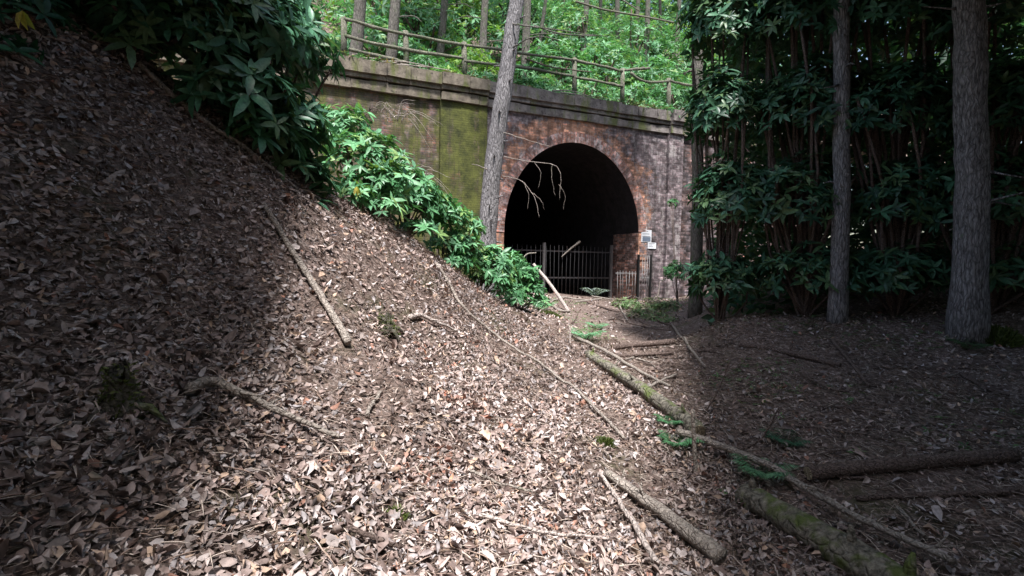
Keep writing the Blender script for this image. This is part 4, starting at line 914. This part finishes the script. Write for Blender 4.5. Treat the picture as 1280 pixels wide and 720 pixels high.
# wood behind, one mass
us_ = rng.uniform(-18, 24, 15000); ts_ = rng.uniform(6, 45, 15000); zz = HH(us_, ts_) + rng.uniform(0, 1, 15000) ** 1.2 * (1.8 + ts_ * .16) + vnoise(us_, ts_, .22, 9) * 3
wp = np.c_[W.O.x + W.u.x * us_ + W.n.x * ts_, W.O.y + W.u.y * us_ + W.n.y * ts_, zz]
Ps = whorls(wp, rng.normal(0, .6, wp.shape) + [0, -.5, .8], .42, 6, G_TEAL + G_MID + G_YEL[:2])
me = leaves_mesh('far_undergrowth', *Ps, cup=.15, curl=.2, simple=True)
tag(link('far_undergrowth', me, M['leaf']), 'dense green undergrowth of the wood above the far wall', 'undergrowth', kind='stuff')
n = 80000; us_ = rng.uniform(-30, 60, n); ts_ = rng.uniform(32, 66, n); zz = HH(us_, ts_) + rng.uniform(0, 1, n) ** .85 * 30
wp = np.c_[W.O.x + W.u.x * us_ + W.n.x * ts_, W.O.y + W.u.y * us_ + W.n.y * ts_, zz]
o = cloud_leaves('distant_wood', wp, 1.0, G_MID + G_TEAL + G_YEL[:1], None); tag(o, 'distant green wood closing the view above the hillside', 'wood', kind='stuff')
# low creepers and sticks on the coping
us_ = rng.uniform(u_p0 - 6, u_f1 + 1, 2200); ts_ = rng.uniform(-.22, 1.4, 2200); keep = vnoise(us_, ts_ * 0, .9, 21) > -.08; us_ = us_[keep]; ts_ = ts_[keep]
wp = np.c_[W.O.x + W.u.x * us_ + W.n.x * ts_, W.O.y + W.u.y * us_ + W.n.y * ts_, zc + rng.uniform(0, .16, len(us_))]
Ps = whorls(wp, rng.normal(0, .4, wp.shape) + [0, 0, 1], .14, 5, G_MID + [(.2, .18, .1), (.28, .2, .13), (.36, .27, .2), (.22, .16, .12), (.12, .1, .06)])
me = leaves_mesh('wall_top_plants', *Ps, simple=True); tag(link('wall_top_plants', me, M['leaf']), 'low weeds and dead leaves along the top of the coping', 'weeds', kind='stuff')
for k, (x0, x1) in enumerate(((445, 530), (500, 575), (700, 760), (780, 830), (440, 500), (470, 540), (495, 560), (450, 520), (690, 735), (655, 700), (440, 475))):
    u0, _ = W.loc(x0, 90, 0); u1, _ = W.loc(x1, 95, 0); t = random.uniform(-.15, .3); zz = z_cop + .05
    air_stick('branch', [W.world(u0, t, zz), W.world((u0 + u1) / 2, t + .1, zz + random.uniform(.02, .2)), W.world(u1, t - random.uniform(0, .3), zz + random.uniform(-.05, .1))], (.03, .012), M['bark_pale'], 'dead branch lying on the coping of the far wall', 'branch', 'dead branches on the coping')

# ------------------------------------------------------------ unseen crowns added overhead to shade both flanks of the glade
def shade_canopy(name, trunk, region, H0, H1, label, n):
    root = empty(name, (trunk[0], trunk[1], h1(*trunk)), 0, label, 'tree', 'added shade crowns overhead'); b0 = root.location.copy()
    b = MB(); b.tube([Vector((0, 0, -.3)), Vector((.05, 0, 2)), Vector((0, .05, H1 - b0.z + 1))], [.3, .24, .12], 14, .05); b.build('trunk', M['bark_far'], root, True)
    pts = []
    while len(pts) < n:
        x = rng.uniform(-13, 20, 4000); y = rng.uniform(-9, 13, 4000); k = region(x, y)
        z = rng.uniform(H0, H1, 4000); pts += np.c_[x, y, z + EYE][k].tolist()
    pts = np.array(pts[:n]); cloud_leaves('crown', pts, .34, [(.03, .07, .03), (.04, .09, .04)], root, base=b0)
    for k in range(14):
        q = Vector(pts[rng.integers(0, n)].tolist()) - b0; b = MB(); b.tube(smoothline([Vector((0, 0, q.z * .7)), q * .5 + Vector((0, 0, q.z * .35)), q], 3, .03), [.07 - .008 * i for i in range(7)], 6); b.build('branch', M['bark_far'], root, True)
ELEV = 64
def shift(Hc): return (Hc + 1.0) / math.tan(math.radians(ELEV))
AZ = math.radians(-9)
def edge(px, Hc, samples):
    E = []
    for py in samples:
        p = hit(px, py); s_ = (Hc + EYE - p.z) / math.tan(math.radians(ELEV)); E.append((p.y - s_ * math.cos(AZ), p.x - s_ * math.sin(AZ)))
    E.sort(); return np.array(E)
EL = edge(436, 3.75, (719, 640, 560, 500, 450, 400, 350, 310, 280)); ER = edge(846, 5.8, (719, 660, 600, 560, 520, 490, 470, 440, 420))  # crown edges shaped so their shade starts along these two sight lines
el = lambda y: np.interp(y, EL[:, 0], EL[:, 1]) + np.minimum(y - EL[0, 0], 0) * .1
er = lambda y: np.interp(y, ER[:, 0], ER[:, 1]) + np.maximum(y - ER[-1, 0], 0) * .32
shade_canopy('added_shade_crown', (-6.5, -3), lambda x, y: (x < el(y) - .58) & (y < 5.0) & (y > -6) & (x > -10.5), 3.4, 4.1, 'unseen evergreen crown added overhead to shade the left bank', 34000)
shade_canopy('added_shade_crown', (9, -4), lambda x, y: (x > er(y) + .05) & (y < 10.0) & (y > -7) & (x < 14), 5.4, 6.2, 'unseen evergreen crown added overhead to shade the right hand ground', 60000)

n = 16000; an = rng.uniform(math.pi * .95, math.pi * 2.08, n); rr = rng.uniform(15, 22, n)  # unseen leaf mass, added to cut low sky light on the flanks
cloud_leaves('sky_block_wood', np.c_[rr * np.cos(an), rr * np.sin(an), rng.uniform(-1, 12, n)], 1.1, [(.03, .07, .03), (.05, .10, .04)], None)
tag(bpy.data.objects['sky_block_wood'], 'unseen wood added behind the viewpoint to block low sky light', 'wood', kind='stuff')

# ------------------------------------------------------------ light
w = bpy.data.worlds.new('World'); sc.world = w; w.use_nodes = True; nt = w.node_tree
sky = nt.nodes.new('ShaderNodeTexSky'); sky.sky_type = 'NISHITA'; sky.sun_disc = False
sky.sun_elevation = math.radians(ELEV); sky.sun_rotation = math.radians(180) + AZ
sky.air_density = 1.3; sky.dust_density = 2.5
nt.links.new(sky.outputs[0], nt.nodes['Background'].inputs[0]); nt.nodes['Background'].inputs[1].default_value = .10
ld = bpy.data.lights.new('sun', 'SUN'); ld.energy = 4.3; ld.angle = math.radians(6.5); ld.color = (1, .975, .96)
lo = bpy.data.objects.new('sun', ld); C.objects.link(lo); lo.rotation_euler = (math.radians(90 - ELEV), 0, 0)
# the lamp shines along -Z: tilt so that light travels forward (+Y) and down
lo.rotation_euler = Vector((math.sin(AZ) * math.cos(math.radians(ELEV)), math.cos(AZ) * math.cos(math.radians(ELEV)), -math.sin(math.radians(ELEV)))).to_track_quat('-Z', 'Y').to_euler()
sc.view_settings.view_transform = 'Standard'; sc.view_settings.look = 'None'; sc.view_settings.exposure = 1.1; sc.view_settings.gamma = 1
sc.cycles.max_bounces = 6; sc.cycles.transparent_max_bounces = 4
